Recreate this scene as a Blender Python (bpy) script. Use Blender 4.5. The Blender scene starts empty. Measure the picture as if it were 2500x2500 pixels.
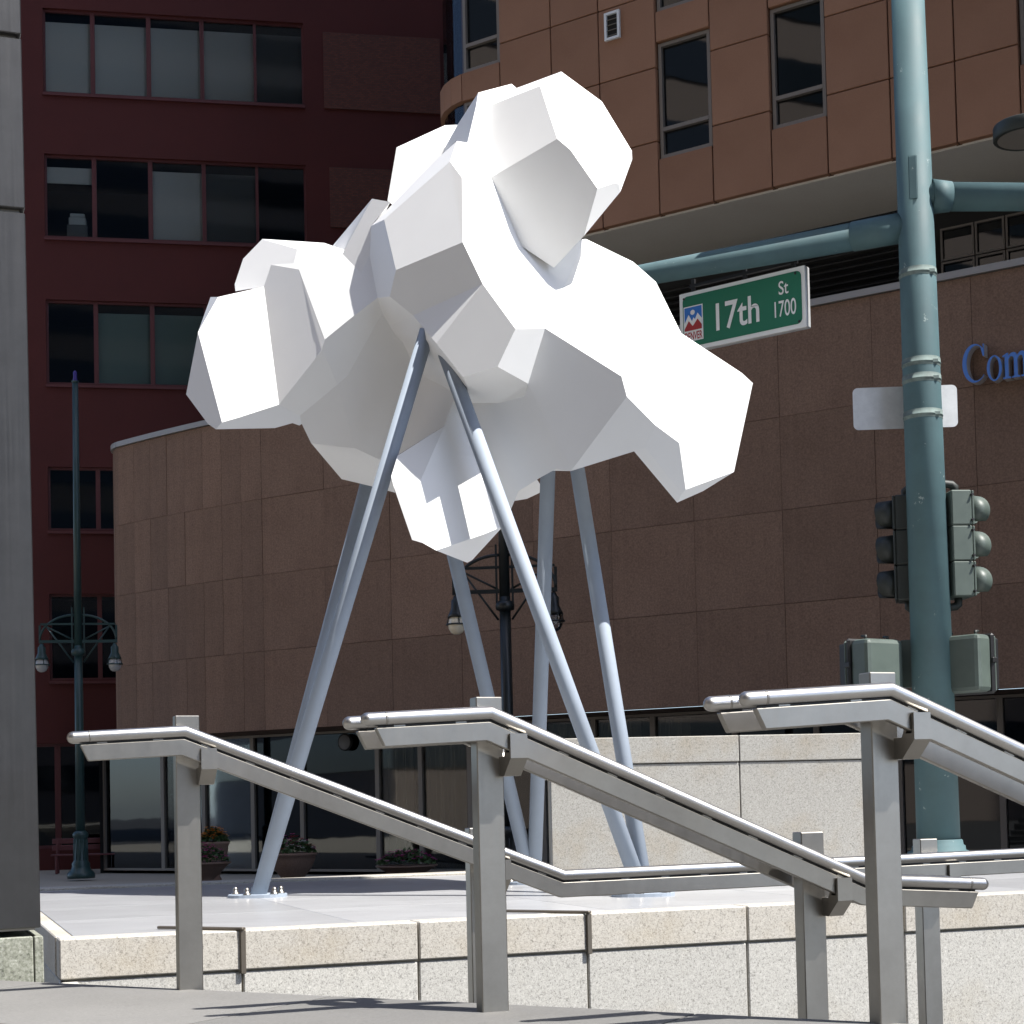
import bpy, bmesh, math, random
from mathutils import Vector, Matrix, Quaternion
R = math.radians
rnd = random.Random(7)
SC = bpy.context.scene
COL = SC.collection

# ------------------------------------------------------------------ camera, sky, sun, exposure
FPX, PITCH, ROLL, SHIFT, EYE = 4000.0, 2.3, -1.3, 0.218, 0.66
cam_data = bpy.data.cameras.new("camera")
cam = bpy.data.objects.new("camera", cam_data)
COL.objects.link(cam)
cam_data.sensor_width = 36.0
cam_data.lens = 36.0 * FPX / 2500.0
cam_data.shift_y = SHIFT
cam_data.clip_end = 2000
CAM_ROT = Matrix.Rotation(R(90 + PITCH), 3, 'X') @ Matrix.Rotation(R(ROLL), 3, 'Z')
cam.matrix_world = Matrix.Translation((0, 0, EYE)) @ CAM_ROT.to_4x4()
SC.camera = cam

SUN_DIR = Vector((0.49, -0.25, 0.835)).normalized()
elev = math.asin(SUN_DIR.z)
world = bpy.data.worlds.new("World")
SC.world = world
world.use_nodes = True
wn = world.node_tree
sky = wn.nodes.new("ShaderNodeTexSky")
sky.sky_type = 'NISHITA'
sky.sun_disc = False
sky.sun_elevation = elev
sky.sun_rotation = math.atan2(SUN_DIR.x, SUN_DIR.y)
sky.altitude = 1600
sky.air_density = 0.8
sky.dust_density = 3.5
bg = wn.nodes["Background"]
bg.inputs["Strength"].default_value = 0.14
wn.links.new(sky.outputs[0], bg.inputs["Color"])
sun_data = bpy.data.lights.new("sun", 'SUN')
sun_data.energy = 4.4
sun_data.angle = R(0.5)
sun_data.color = (1.0, 0.965, 0.91)
sun = bpy.data.objects.new("sun", sun_data)
COL.objects.link(sun)
sun.rotation_euler = SUN_DIR.to_track_quat('Z', 'Y').to_euler()
SC.view_settings.view_transform = 'Standard'
SC.view_settings.look = 'None'
SC.view_settings.gamma = 1
SC.view_settings.use_curve_mapping = False
SC.view_settings.exposure = 1.2

# ------------------------------------------------------------------ measuring helpers (photo is 2500 px wide)
C0 = Vector((0, 0, EYE))
def ray(px, py):
    d = CAM_ROT @ Vector(((px - 1250) / FPX, -(py - 1250 - SHIFT * 2500) / FPX, -1.0))
    return d / d.y
def P(px, py, y): return C0 + ray(px, py) * y
def Pz(px, py, z):
    d = ray(px, py)
    return C0 + d * ((z - EYE) / d.z)
class Plane:
    """vertical plane: origin o, horizontal direction u, n towards the viewer"""
    def __init__(s, o, ang):
        s.o = Vector((o[0], o[1], 0)); s.u = Vector((math.cos(ang), math.sin(ang), 0))
        s.n = Vector((s.u.y, -s.u.x, 0))
        if s.n.y > 0: s.n = -s.n
    def at(s, px, py, off=0.0):
        d = ray(px, py); o = s.o + s.n * off
        t = s.n.dot(o - C0) / s.n.dot(d)
        return C0 + d * t
    def sz(s, px, py, off=0.0):
        p = s.at(px, py, off)
        return (p - s.o).dot(s.u), p.z
    def pt(s, a, z, off=0.0):
        p = s.o + s.u * a + s.n * off
        return Vector((p.x, p.y, z))
Z = Vector((0, 0, 1))

# ------------------------------------------------------------------ mesh helpers
class MB:
    def __init__(s): s.v = []; s.f = []; s.sm = []
    def add(s, vs, fs, smooth=False):
        b = len(s.v); s.v += [Vector(v) for v in vs]
        for f in fs: s.f.append([b + i for i in f]); s.sm.append(smooth)
        return s
    def box(s, c, dims, ux=Vector((1, 0, 0)), uy=Vector((0, 1, 0)), uz=Z, bev=0.0):
        c = Vector(c)
        hx, hy, hz = [d / 2 for d in dims]
        if bev <= 0:
            vs = [c + ux * (hx * a) + uy * (hy * b_) + uz * (hz * d) for d in (-1, 1) for b_ in (-1, 1) for a in (-1, 1)]
            fs = [(0, 2, 3, 1), (4, 5, 7, 6), (0, 1, 5, 4), (2, 6, 7, 3), (0, 4, 6, 2), (1, 3, 7, 5)]
            return s.add(vs, fs)
        bm = bmesh.new()
        bmesh.ops.create_cube(bm, size=1)
        for v in bm.verts: v.co = Vector((v.co.x * dims[0], v.co.y * dims[1], v.co.z * dims[2]))
        bmesh.ops.bevel(bm, geom=list(bm.edges), offset=bev, segments=2 if bev > .02 else 1, affect='EDGES', profile=.5)
        bm.verts.index_update()
        vs = [c + ux * v.co.x + uy * v.co.y + uz * v.co.z for v in bm.verts]
        fs = [[v.index for v in f.verts] for f in bm.faces]
        bm.free()
        return s.add(vs, fs)
    def tube(s, pts, r, n=16, caps=True, r2=None, up=None):
        pts = [Vector(p) for p in pts]; k = len(pts)
        rs = [r if r2 is None else r + (r2 - r) * i / (k - 1) for i in range(k)] if not isinstance(r, (list, tuple)) else r
        d0 = (pts[1] - pts[0]).normalized()
        a = (up or (Vector((0, 0, 1)) if abs(d0.z) < .9 else Vector((1, 0, 0))))
        a = (a - d0 * a.dot(d0)).normalized()
        vs = []
        for i, p in enumerate(pts):
            if i == 0: d = d0; m = d
            elif i == k - 1: d = (pts[i] - pts[i - 1]).normalized(); m = d
            else:
                da = (p - pts[i - 1]).normalized(); db = (pts[i + 1] - p).normalized()
                m = (da + db).normalized(); d = da
            a = (a - d * a.dot(d)).normalized(); b = d.cross(a)
            for j in range(n):
                t = 2 * math.pi * j / n
                o = a * math.cos(t) + b * math.sin(t)
                if m is not d: o = o - d * (o.dot(m) / d.dot(m))
                vs.append(p + o * rs[i])
        fs = []
        for i in range(k - 1):
            for j in range(n):
                fs.append((i * n + j, i * n + (j + 1) % n, (i + 1) * n + (j + 1) % n, (i + 1) * n + j))
        s.add(vs, fs, True)
        if caps:
            b = len(s.v) - len(vs)
            s.f.append([b + j for j in range(n)][::-1]); s.sm.append(False)
            s.f.append([b + (k - 1) * n + j for j in range(n)]); s.sm.append(False)
        return s
    def lathe(s, prof, c=(0, 0, 0), n=28, ax=Z, smooth=True):
        c = Vector(c); ax = Vector(ax).normalized()
        a = Vector((1, 0, 0)) if abs(ax.x) < .9 else Vector((0, 1, 0))
        a = (a - ax * a.dot(ax)).normalized(); b = ax.cross(a)
        vs = []; fs = []
        for r, h in prof:
            for j in range(n):
                t = 2 * math.pi * j / n
                vs.append(c + ax * h + (a * math.cos(t) + b * math.sin(t)) * r)
        for i in range(len(prof) - 1):
            for j in range(n):
                fs.append((i * n + j, i * n + (j + 1) % n, (i + 1) * n + (j + 1) % n, (i + 1) * n + j))
        return s.add(vs, fs, smooth)
    def prism(s, poly, d):
        """closed polygon (3-D points) pushed along d"""
        poly = [Vector(p) for p in poly]; k = len(poly)
        vs = poly + [p + Vector(d) for p in poly]
        fs = [list(range(k)), [k + i for i in range(k)][::-1]]
        fs += [(i, k + i, k + (i + 1) % k, (i + 1) % k) for i in range(k)]
        return s.add(vs, fs)
    def quad(s, a, b, c, d): return s.add([a, b, c, d], [(0, 1, 2, 3)])

def props(o, label=None, cat=None, group=None, kind=None):
    if label: o["label"] = label
    if cat: o["category"] = cat
    if group: o["group"] = group
    if kind: o["kind"] = kind
    return o
def world_loc(p):
    l = Vector((0, 0, 0)); 
    while p is not None:
        l = l + Vector(p.location); p = p.parent
    return l
def obj(name, mb, mat, parent=None, loc=None, fix=True, local=False):
    """links one mesh object; vertices come in world space unless local"""
    me = bpy.data.meshes.new(name)
    base = world_loc(parent) if (parent is not None and not local) else Vector((0, 0, 0))
    if loc is not None: base = base + Vector(loc) - (world_loc(parent) if parent is not None and not local else Vector((0, 0, 0)))
    me.from_pydata([tuple(v - base) for v in mb.v], [], mb.f)
    if fix:
        bm = bmesh.new(); bm.from_mesh(me)
        bmesh.ops.recalc_face_normals(bm, faces=bm.faces)
        bm.to_mesh(me); bm.free()
    if len(mb.sm) == len(me.polygons): me.polygons.foreach_set("use_smooth", mb.sm)
    me.materials.append(mat)
    o = bpy.data.objects.new(name, me)
    COL.objects.link(o)
    if parent is not None: o.parent = parent
    if loc is not None:
        o.location = Vector(loc) - (world_loc(parent) if parent is not None and not local else Vector((0, 0, 0)))
    return o
def thing(name, loc, label, cat, group=None):
    o = bpy.data.objects.new(name, None)
    o.empty_display_size = .2
    COL.objects.link(o); o.location = loc
    return props(o, label, cat, group)
def copy_tree(o, parent=None):
    c = o.copy(); COL.objects.link(c)
    if parent is not None: c.parent = parent
    for ch in list(o.children): copy_tree(ch, c)
    return c

# ------------------------------------------------------------------ materials
def mat(name, col, rough=.6, metal=0.0, coat=0.0):
    m = bpy.data.materials.new(name); m.use_nodes = True
    b = m.node_tree.nodes["Principled BSDF"]
    b.inputs["Base Color"].default_value = (*col, 1)
    b.inputs["Roughness"].default_value = rough
    b.inputs["Metallic"].default_value = metal
    if coat: b.inputs["Coat Weight"].default_value = coat
    return m
def nodes(m): return m.node_tree.nodes, m.node_tree.links, m.node_tree.nodes["Principled BSDF"]
def coords(m, scale=(1, 1, 1), kind="Object"):
    N, L, b = nodes(m)
    tc = N.new("ShaderNodeTexCoord"); mp = N.new("ShaderNodeMapping")
    mp.inputs["Scale"].default_value = scale
    L.new(tc.outputs[kind], mp.inputs[0])
    return mp.outputs[0]
def noise(m, vec, scale, detail=4, rough=.6):
    N, L, b = nodes(m); n = N.new("ShaderNodeTexNoise")
    n.inputs["Scale"].default_value = scale; n.inputs["Detail"].default_value = detail; n.inputs["Roughness"].default_value = rough
    L.new(vec, n.inputs["Vector"]); return n.outputs["Fac"]
def ramp(m, fac, stops):
    N, L, b = nodes(m); r = N.new("ShaderNodeValToRGB")
    e = r.color_ramp.elements
    while len(e) < len(stops): e.new(.5)
    for el, (p, c) in zip(e, stops):
        el.position = p; el.color = (*c, 1) if len(c) == 3 else c
    L.new(fac, r.inputs[0]); return r.outputs[0]
def mixc(m, fac, a, b_, mode='MIX'):
    N, L, b = nodes(m); x = N.new("ShaderNodeMix"); x.data_type = 'RGBA'; x.blend_type = mode
    for sock, v in ((x.inputs[0], fac), (x.inputs[6], a), (x.inputs[7], b_)):
        if isinstance(v, (int, float)): sock.default_value = v
        elif isinstance(v, tuple): sock.default_value = (*v, 1) if len(v) == 3 else v
        else: L.new(v, sock)
    return x.outputs[2]
def setc(m, out): N, L, b = nodes(m); L.new(out, b.inputs["Base Color"])
def bump(m, fac, strength=.2, dist=.01):
    N, L, b = nodes(m); x = N.new("ShaderNodeBump")
    x.inputs["Strength"].default_value = strength; x.inputs["Distance"].default_value = dist
    L.new(fac, x.inputs["Height"]); L.new(x.outputs[0], b.inputs["Normal"])
def rand_tone(m, col, amt):
    """each object of the material gets its own slight tone"""
    N, L, b = nodes(m); oi = N.new("ShaderNodeObjectInfo")
    mr = N.new("ShaderNodeMapRange"); mr.inputs[3].default_value = 1 - amt; mr.inputs[4].default_value = 1 + amt
    L.new(oi.outputs["Random"], mr.inputs[0])
    cb = N.new("ShaderNodeCombineColor")
    for i in range(3): L.new(mr.outputs[0], cb.inputs[i])
    return mixc(m, 1.0, col, cb.outputs[0], 'MULTIPLY')
def granite(name, base, dark, light, scale=110, stain=None, tone=.05):
    m = mat(name, base, .62); v = coords(m)
    f1 = noise(m, v, scale, 5, .75); f2 = noise(m, v, scale * 2.3, 3, .7)
    c = ramp(m, f1, [(.36, dark), (.47, base), (.56, base), (.66, light)])
    c2 = ramp(m, f2, [(.33, dark), (.45, base), (.62, light)])
    c = mixc(m, .45, c, c2)
    if stain:
        fs = noise(m, v, 1.6, 4, .65)
        c = mixc(m, ramp(m, fs, [(.5, (0, 0, 0)), (.72, (.6, .6, .6))]), c, stain, 'MULTIPLY')
    c = rand_tone(m, c, tone)
    setc(m, c); bump(m, f2, .12, .002)
    return m
def rough_panel(name, a, b_, scale=6, fine=90, streak=True, tone=.06, rough=.85, grain=.35):
    m = mat(name, a, rough); v = coords(m)
    f1 = noise(m, v, scale, 5, .6)
    c = ramp(m, f1, [(.3, a), (.7, b_)])
    if streak:
        vs = coords(m, (5, 5, .35)); fs = noise(m, vs, 1.0, 4, .7)
        c = mixc(m, ramp(m, fs, [(.45, (0, 0, 0)), (.8, (.45, .45, .45))]), c, tuple(x * 1.35 for x in b_))
    ff = noise(m, v, fine, 3, .7)
    c = mixc(m, grain, c, ramp(m, ff, [(.35, tuple(x * .55 for x in a)), (.65, tuple(min(1, x * 1.4) for x in b_))]))
    c = rand_tone(m, c, tone)
    setc(m, c); bump(m, ff, .25, .004)
    return m
def painted(name, col, rough=.4, var=.12, scale=4, chips=None, chip_at=.7):
    m = mat(name, col, rough); v = coords(m)
    f = noise(m, v, scale, 6, .65)
    c = ramp(m, f, [(.3, tuple(x * (1 - var) for x in col)), (.7, tuple(min(1, x * (1 + var)) for x in col))])
    if chips:
        f2 = noise(m, v, scale * 2.2, 7, .75)
        c = mixc(m, ramp(m, f2, [(chip_at, (0, 0, 0)), (chip_at + .03, (1, 1, 1))]), c, chips)
    setc(m, c)
    N, L, b = nodes(m)
    mr = N.new("ShaderNodeMapRange"); mr.inputs[3].default_value = rough * .8; mr.inputs[4].default_value = min(1, rough * 1.25)
    L.new(f, mr.inputs[0]); L.new(mr.outputs[0], b.inputs["Roughness"])
    return m
def brushed(name, col, rough, stretch, metal=1.0):
    m = mat(name, col, rough, metal); v = coords(m, stretch)
    f = noise(m, v, 1.0, 4, .7)
    N, L, b = nodes(m)
    mr = N.new("ShaderNodeMapRange"); mr.inputs[3].default_value = rough - .06; mr.inputs[4].default_value = rough + .1
    L.new(f, mr.inputs[0]); L.new(mr.outputs[0], b.inputs["Roughness"])
    v2 = coords(m); f2 = noise(m, v2, 7, 5, .7)
    c = ramp(m, f2, [(.3, tuple(x * .88 for x in col)), (.7, tuple(min(1, x * 1.06) for x in col))])
    setc(m, c); bump(m, f, .05, .001)
    return m
def glass_pane(name, tint=(.6, .62, .62), rough=.03, ior=1.5, extra=.04):
    m = bpy.data.materials.new(name); m.use_nodes = True
    N = m.node_tree.nodes; L = m.node_tree.links
    N.remove(N["Principled BSDF"])
    t = N.new("ShaderNodeBsdfTransparent"); t.inputs[0].default_value = (*tint, 1)
    g = N.new("ShaderNodeBsdfGlossy"); g.inputs["Roughness"].default_value = rough; g.inputs[0].default_value = (.9, .95, 1, 1)
    fr = N.new("ShaderNodeFresnel"); fr.inputs[0].default_value = ior
    ad = N.new("ShaderNodeMath"); ad.inputs[1].default_value = extra; L.new(fr.outputs[0], ad.inputs[0])
    tc = N.new("ShaderNodeTexCoord"); nz = N.new("ShaderNodeTexNoise"); nz.inputs["Scale"].default_value = .9
    L.new(tc.outputs["Object"], nz.inputs["Vector"])
    bp = N.new("ShaderNodeBump"); bp.inputs["Strength"].default_value = .018; bp.inputs["Distance"].default_value = .05
    L.new(nz.outputs["Fac"], bp.inputs["Height"]); L.new(bp.outputs[0], g.inputs["Normal"])
    mx = N.new("ShaderNodeMixShader"); L.new(ad.outputs[0], mx.inputs[0]); L.new(t.outputs[0], mx.inputs[1]); L.new(g.outputs[0], mx.inputs[2])
    L.new(mx.outputs[0], N["Material Output"].inputs[0])
    return m

M = {}
M['white'] = painted("white_paint", (.84, .84, .83), .42, .02, 1.3)
M['leg'] = painted("pale_blue_grey_paint", (.285, .33, .39), .7, .07, 3)
M['cream_granite'] = granite("cream_granite", (.42, .395, .35), (.085, .078, .066), (.60, .575, .525), 62, (.80, .72, .58), .05)
M['grey_granite'] = granite("grey_granite", (.41, .40, .37), (.07, .067, .06), (.61, .60, .565), 62, (.82, .77, .68), .05)
M['wall_granite'] = granite("pale_wall_granite", (.31, .30, .275), (.085, .082, .072), (.46, .45, .42), 66, (.85, .74, .58), .03)
M['dark_granite'] = granite("green_grey_granite", (.22, .23, .185), (.05, .055, .04), (.45, .46, .41), 34, None, .05)
M['mortar'] = mat("mortar", (.36, .33, .27), .9)
M['steel'] = brushed("brushed_steel", (.315, .30, .275), .38, (60, 60, 3))
M['rail_steel'] = brushed("satin_steel", (.43, .415, .395), .33, (20, 20, 20))
M['dark_metal'] = brushed("dark_brushed_cladding", (.085, .085, .087), .38, (90, 90, 1.5), .85)
M['bronze'] = mat("weathered_strap", (.16, .14, .115), .5, .7)
M['maroon'] = rough_panel("maroon_cladding", (.070, .010, .009), (.090, .014, .012), .5, 60, False, .03, .75, .15)
M['maroon_frame'] = mat("maroon_frame", (.11, .03, .032), .5)
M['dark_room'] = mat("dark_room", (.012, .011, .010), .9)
M['blind'] = mat("grey_blind", (.85, .83, .80), .8)
M['blind_green'] = mat("green_grey_blind", (.30, .38, .34), .8)
M['blind_dim'] = mat("dim_blind", (.20, .20, .20), .8)
M['pane'] = glass_pane("window_glass", (.80, .82, .82), .03, 1.45, .0)
M['pane_dark'] = glass_pane("dark_window_glass", (.12, .12, .12), .02, 1.5, .02)
M['brown_stone'] = rough_panel("brown_aggregate_panel", (.185, .108, .070), (.245, .152, .104), .8, 34, True, .11, .85, .42)
M['brown_back'] = mat("panel_joint", (.125, .075, .050), .95)
M['tan_panel'] = rough_panel("tan_facade_panel", (.27, .133, .074), (.34, .178, .105), .45, 40, False, .07, .8, .06)
M['soffit'] = rough_panel("soffit_plaster", (.74, .69, .61), (.80, .76, .68), .7, 30, False, .02, .85, .06)
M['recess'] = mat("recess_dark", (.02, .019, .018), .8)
M['louver'] = mat("louver_dark", (.03, .028, .027), .6)
M['coping_metal'] = mat("coping_metal", (.36, .345, .33), .55, .2)
M['frame_grey'] = mat("window_frame_grey", (.22, .195, .17), .5, .3)
M['teal'] = painted("teal_pole_paint", (.060, .115, .126), .68, .16, 2.2, (.27, .33, .32), .64)
M['teal_dark'] = painted("dark_green_lamp_paint", (.022, .055, .056), .4, .15, 3)
M['lamp_shaded'] = painted("shaded_lamp_paint", (.010, .014, .015), .4, .15, 3)  # lamp paint darkened to stand in for shade on the second lamp
M['signal'] = painted("signal_grey_green", (.072, .094, .082), .5, .12, 5)
M['signal_dark'] = painted("signal_dark_green", (.018, .022, .019), .55, .1, 5)  # dark fittings, and the painted shade of the left signal
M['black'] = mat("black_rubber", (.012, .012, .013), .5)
M['alu'] = brushed("sign_back_aluminium", (.72, .73, .73), .55, (8, 8, 30), .8)
M['patch'] = painted("bare_band_paint", (.125, .165, .155), .75, .4, 9)
M['sign_green'] = mat("sign_green", (.004, .15, .085), .45)
M['sign_white'] = mat("sign_white", (.78, .80, .80), .45)
M['sign_blue'] = mat("sign_blue", (.02, .16, .55), .45)
M['sign_red'] = mat("sign_red", (.36, .02, .025), .45)
M['letter_blue'] = mat("letter_blue", (.10, .26, .70), .35)
M['letter_side'] = mat("letter_return", (.55, .52, .50), .5)
M['globe'] = mat("lamp_globe", (.80, .72, .56), .15)
M['glass_clear'] = glass_pane("lamp_glass", (.75, .78, .78), .05, 1.5, .1)
M['planter'] = rough_panel("planter_concrete", (.19, .125, .095), (.24, .165, .13), 3, 60, False, .1)
M['leaf'] = mat("plant_leaf", (.04, .085, .025), .6)
M['flower_pink'] = mat("pink_blossom", (.55, .05, .30), .6)
M['flower_red'] = mat("red_blossom", (.42, .02, .05), .6)
M['flower_white'] = mat("white_blossom", (.75, .72, .72), .6)
M['flower_orange'] = mat("orange_blossom", (.75, .28, .02), .6)
M['curtain'] = mat("pale_curtain", (.40, .37, .31), .9)
M['brick'] = mat("dark_red_brick", (.14, .05, .04), .85)
def brick_mat():
    m = M['brick']; N, L, b = nodes(m); v = coords(m)
    t = N.new("ShaderNodeTexBrick"); t.inputs["Scale"].default_value = 5.5
    t.inputs["Color1"].default_value = (.17, .055, .04, 1); t.inputs["Color2"].default_value = (.11, .038, .032, 1); t.inputs["Mortar"].default_value = (.07, .05, .045, 1)
    t.inputs["Mortar Size"].default_value = .03
    r = N.new("ShaderNodeMapping"); r.inputs["Rotation"].default_value = (R(90), 0, 0)
    L.new(v, r.inputs[0]); L.new(r.outputs[0], t.inputs["Vector"]); setc(m, t.outputs[0])
brick_mat()
def floor_mat(name, a, b_, rough, streak=None, fine=120):
    m = mat(name, a, rough); v = coords(m, kind="Object")
    f = noise(m, v, 1.1, 6, .65); c = ramp(m, f, [(.3, a), (.7, b_)])
    if streak:
        sv = coords(m, streak); f2 = noise(m, sv, 1.0, 5, .65)
        c = mixc(m, ramp(m, f2, [(.5, (0, 0, 0)), (.66, (.6, .6, .6))]), c, tuple(x * .78 for x in a))
    f3 = noise(m, v, fine, 3, .7); c = mixc(m, .22, c, ramp(m, f3, [(.35, tuple(x * .6 for x in a)), (.65, tuple(min(1, x * 1.3) for x in b_))]))
    f4 = noise(m, v, 9.0, 5, .8)
    c = mixc(m, ramp(m, f4, [(.60, (0, 0, 0)), (.74, (.45, .45, .45))]), c, tuple(x * .45 for x in a))
    c = rand_tone(m, c, .15)
    setc(m, c); bump(m, f3, .1, .002)
    return m
M['plinth_top'] = floor_mat("plinth_top_stone", (.32, .325, .335), (.42, .425, .435), .30, (1.2, 6, 1))
M['paving'] = floor_mat("grey_paving", (.12, .118, .113), (.165, .162, .155), .8)
M['plaza'] = floor_mat("plaza_paving", (.075, .062, .054), (.105, .088, .077), .8)
M['asphalt'] = floor_mat("asphalt", (.05, .05, .05), (.065, .065, .064), .9)

# ------------------------------------------------------------------ the ground
UA = R(20)
PU = Vector((math.cos(UA), math.sin(UA), 0)); PV = Vector((-math.sin(UA), math.cos(UA), 0))
g = MB(); g.quad((-250, -250, -.92), (250, -250, -.92), (250, 400, -.92), (-250, 400, -.92))
props(obj("ground", g, M['asphalt']), kind="structure")
# far pavement in front of the buildings, cut into slabs
NOS = Vector((-1.77, 6.18, 0)); NE = Vector((.87, -.493, 0)).normalized(); NQ = Vector((NE.y, -NE.x, 0)).normalized()
if NQ.y > 0: NQ = -NQ
sw = MB(); sw.box((0, 33, -.845), (80, 30, .15))
side = props(obj("sidewalk", sw, M['mortar']), kind="structure")
for i in range(-8, 5):
    for j in range(4):
        b = MB(); b.box((i * 1.5 - .8, 19.6 + j * 2.6 + 1.0, -.752), (1.485, 2.585, .05))
        obj("paving_slab", b, M['plaza'], side, loc=(i * 1.5 - .8, 20.6 + j * 2.6, -.752))
# upper landing by the camera
pv = MB()
def nz(a, q, z): p = NOS + NE * a + NQ * q; return Vector((p.x, p.y, z))
pv.prism([nz(-9, 0.03, -.9), nz(7, .03, -.9), nz(7, 12, -.9), nz(-9, 12, -.9)], (0, 0, .89))
land = props(obj("pavement", pv, M['mortar']), kind="structure")
sx, sy = 1.32, .93
for i in range(-5, 5):
    for j in range(5):
        b = MB(); off = .42 * (j % 2)
        a0, a1 = i * sx + off + .005, (i + 1) * sx + off - .005; q0, q1 = j * sy + .005, (j + 1) * sy - .005
        b.prism([nz(a0, q0, -.006), nz(a1, q0, -.006), nz(a1, q1, -.006), nz(a0, q1, -.006)], (0, 0, .026))
        obj("paving_slab", b, M['paving'], land, loc=nz((a0 + a1) / 2, (q0 + q1) / 2, 0))
# steps going down beyond the landing edge
st = MB()
for k in range(5):
    st.prism([nz(-9, -.33 * (k + 1), -.9), nz(7, -.33 * (k + 1), -.9), nz(7, -.33 * k + .0 - (.0 if k else -.02), -.9), nz(-9, -.33 * k + (.02 if k == 0 else 0), -.9)], (0, 0, .9 - .165 * (k + 1)))
props(obj("stairs", st, M['paving']), kind="structure")

# ------------------------------------------------------------------ plinth of granite under the sculpture
PL = Plane(Pz(1250, 2240, 0), UA)
s_left = PL.sz(142, 2300)[0]; s_right = 7.5
pb = PL.pt(1.0, 0)
plinth = thing("plinth", PL.pt(1.0, -.9), "low broad plinth faced in speckled cream granite under the white sculpture", "plinth")
DEP = 5.6
core = MB(); core.prism([PL.pt(s_left + .03, -.92, -.04), PL.pt(s_right, -.92, -.04), PL.pt(s_right, -.92, -DEP + .05), PL.pt(s_left + .03, -.92, -DEP + .05)], (0, 0, .90))
obj("core", core, M['mortar'], plinth)
cuts = [PL.sz(x, 2290)[0] for x in (592, 1022, 1436, 1826, 2210)]
cuts = [s_left] + cuts + [cuts[-1] + 1.08, s_right]
def stone(name, a0, a1, z0, z1, o0, o1, m, par, plane=PL, bev=.006):
    b = MB(); c = plane.pt((a0 + a1) / 2, (z0 + z1) / 2, (o0 + o1) / 2)
    b.box(c, (a1 - a0, abs(o1 - o0), z1 - z0), plane.u, plane.n, Z, bev)
    return obj(name, b, m, par, loc=c)
G = .006
for a0, a1 in zip(cuts, cuts[1:]):
    stone("coping_stone", a0 + G, a1 - G, -.208, 0.0, .0, -.20, M['cream_granite'], plinth)
    stone("facing_slab", a0 + G, a1 - G, -.92, -.222, -.012, -.10, M['grey_granite'], plinth)
# left end return
for k in range(4):
    o0, o1 = -.202 - k * 1.3, -.202 - (k + 1) * 1.3
    stone("coping_stone", s_left, s_left + .09, -.208, 0.0, o0 - G, o1 + G, M['cream_granite'], plinth)
    stone("facing_slab", s_left + .012, s_left + .10, -.92, -.222, o0 - G + .25, o1 + G + .25, M['grey_granite'], plinth)
# top slabs
ta = [s_left + .096 + i * 1.55 for i in range(7)]
for a0, a1 in zip(ta, ta[1:]):
    for k in range(4):
        stone("top_slab", a0 + .002, a1 - .002, -.05, -.003, -.204 - k * 1.32, -.204 - (k + 1) * 1.32 + .004, M['plinth_top'], plinth, bev=.002)
stone("back_kerb", s_left, s_right, -.5, .018, -.364 - 4 * 1.28 - .002, -.364 - 4 * 1.28 - .30, M['cream_granite'], plinth)
# bent metal straps lying over the coping joints
for fx, fy, tx, ty in ((592, 2276, 383, 2263), (1436, 2231, 1232, 2223)):
    a, _ = PL.sz(fx, fy); b = MB()
    w = .030
    p0 = PL.pt(a, 0, .010); p1 = Pz(tx, ty, .012); d = (p1 - p0); d.z = 0; L_ = d.length; d.normalize(); sd = Vector((-d.y, d.x, 0))
    b.box(PL.pt(a, -.112, .008), (w, .018, .236), PL.u, PL.n, Z, .004)
    b.box(Vector((p0.x, p0.y, .010)) + d * (L_ / 2 - .01), (L_, w, .016), d, sd, Z, .004)
    obj("metal_strap", b, M['bronze'], plinth)

# ------------------------------------------------------------------ granite wall standing on the back of the plinth
WY = 14.1
WL = Plane(P(1780, 2000, WY), R(6))
wa0 = WL.sz(1345, 2000)[0]; wa1 = WL.sz(2115, 2000)[0]
wtop = WL.sz(1700, 1797)[1]
wall = thing("granite_wall", WL.pt((wa0 + wa1) / 2, 0), "pale speckled granite wall with stone cap course behind the sculpture's legs", "wall")
b = MB(); b.box(WL.pt((wa0 + wa1) / 2, wtop / 2 - .02, -.21), (wa1 - wa0 - .05, .30, wtop - .06), WL.u, WL.n)
obj("core", b, M['mortar'], wall)
wj = [wa0] + [WL.sz(x, 1900)[0] for x in (1528, 1806)] + [wa1]
zc = WL.sz(1700, 1862)[1]
for a0, a1 in zip(wj, wj[1:]):
    stone("cap_stone", a0 + .004, a1 - .004, zc + .004, wtop, .012, -.44, M['wall_granite'], wall, WL)
    stone("facing_slab", a0 + .004, a1 - .004, .0, zc - .004, .0, -.08, M['wall_granite'], wall, WL)

# ------------------------------------------------------------------ maroon office block, far left
RB = Plane(P(100, 1500, 40.0), R(10))
red = thing("maroon_office_block", RB.pt(6, -.75), "dark maroon office block with bands of square windows at the left", "building")
colpx = [(110, 219), (231, 356), (368, 487), (498, 618), (626, 736)]
cols = [(RB.sz(a, 120)[0], RB.sz(b_, 120)[0]) for a, b_ in colpx]
rowpx = [(22, 227), (377, 579), (732, 937), (1140, 1294), (1450, 1660), (1815, 2070)]
rows = [(RB.sz(170, b_)[1], RB.sz(170, a)[1]) for a, b_ in rowpx]
w0 = cols[0][1] - cols[0][0]
extra = cols[0][0] - (cols[1][0] - cols[0][0])
holes = []
for r in rows: holes.append((cols[0][0] - (.05 if r is not rows[5] else 3.0), cols[-1][1] + .05, r[0], r[1]))
r0 = rows[0]
holes.append((cols[0][0] - .05, cols[-1][1] + .05, r0[0] + 3.6, r0[1] + 3.6))
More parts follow.
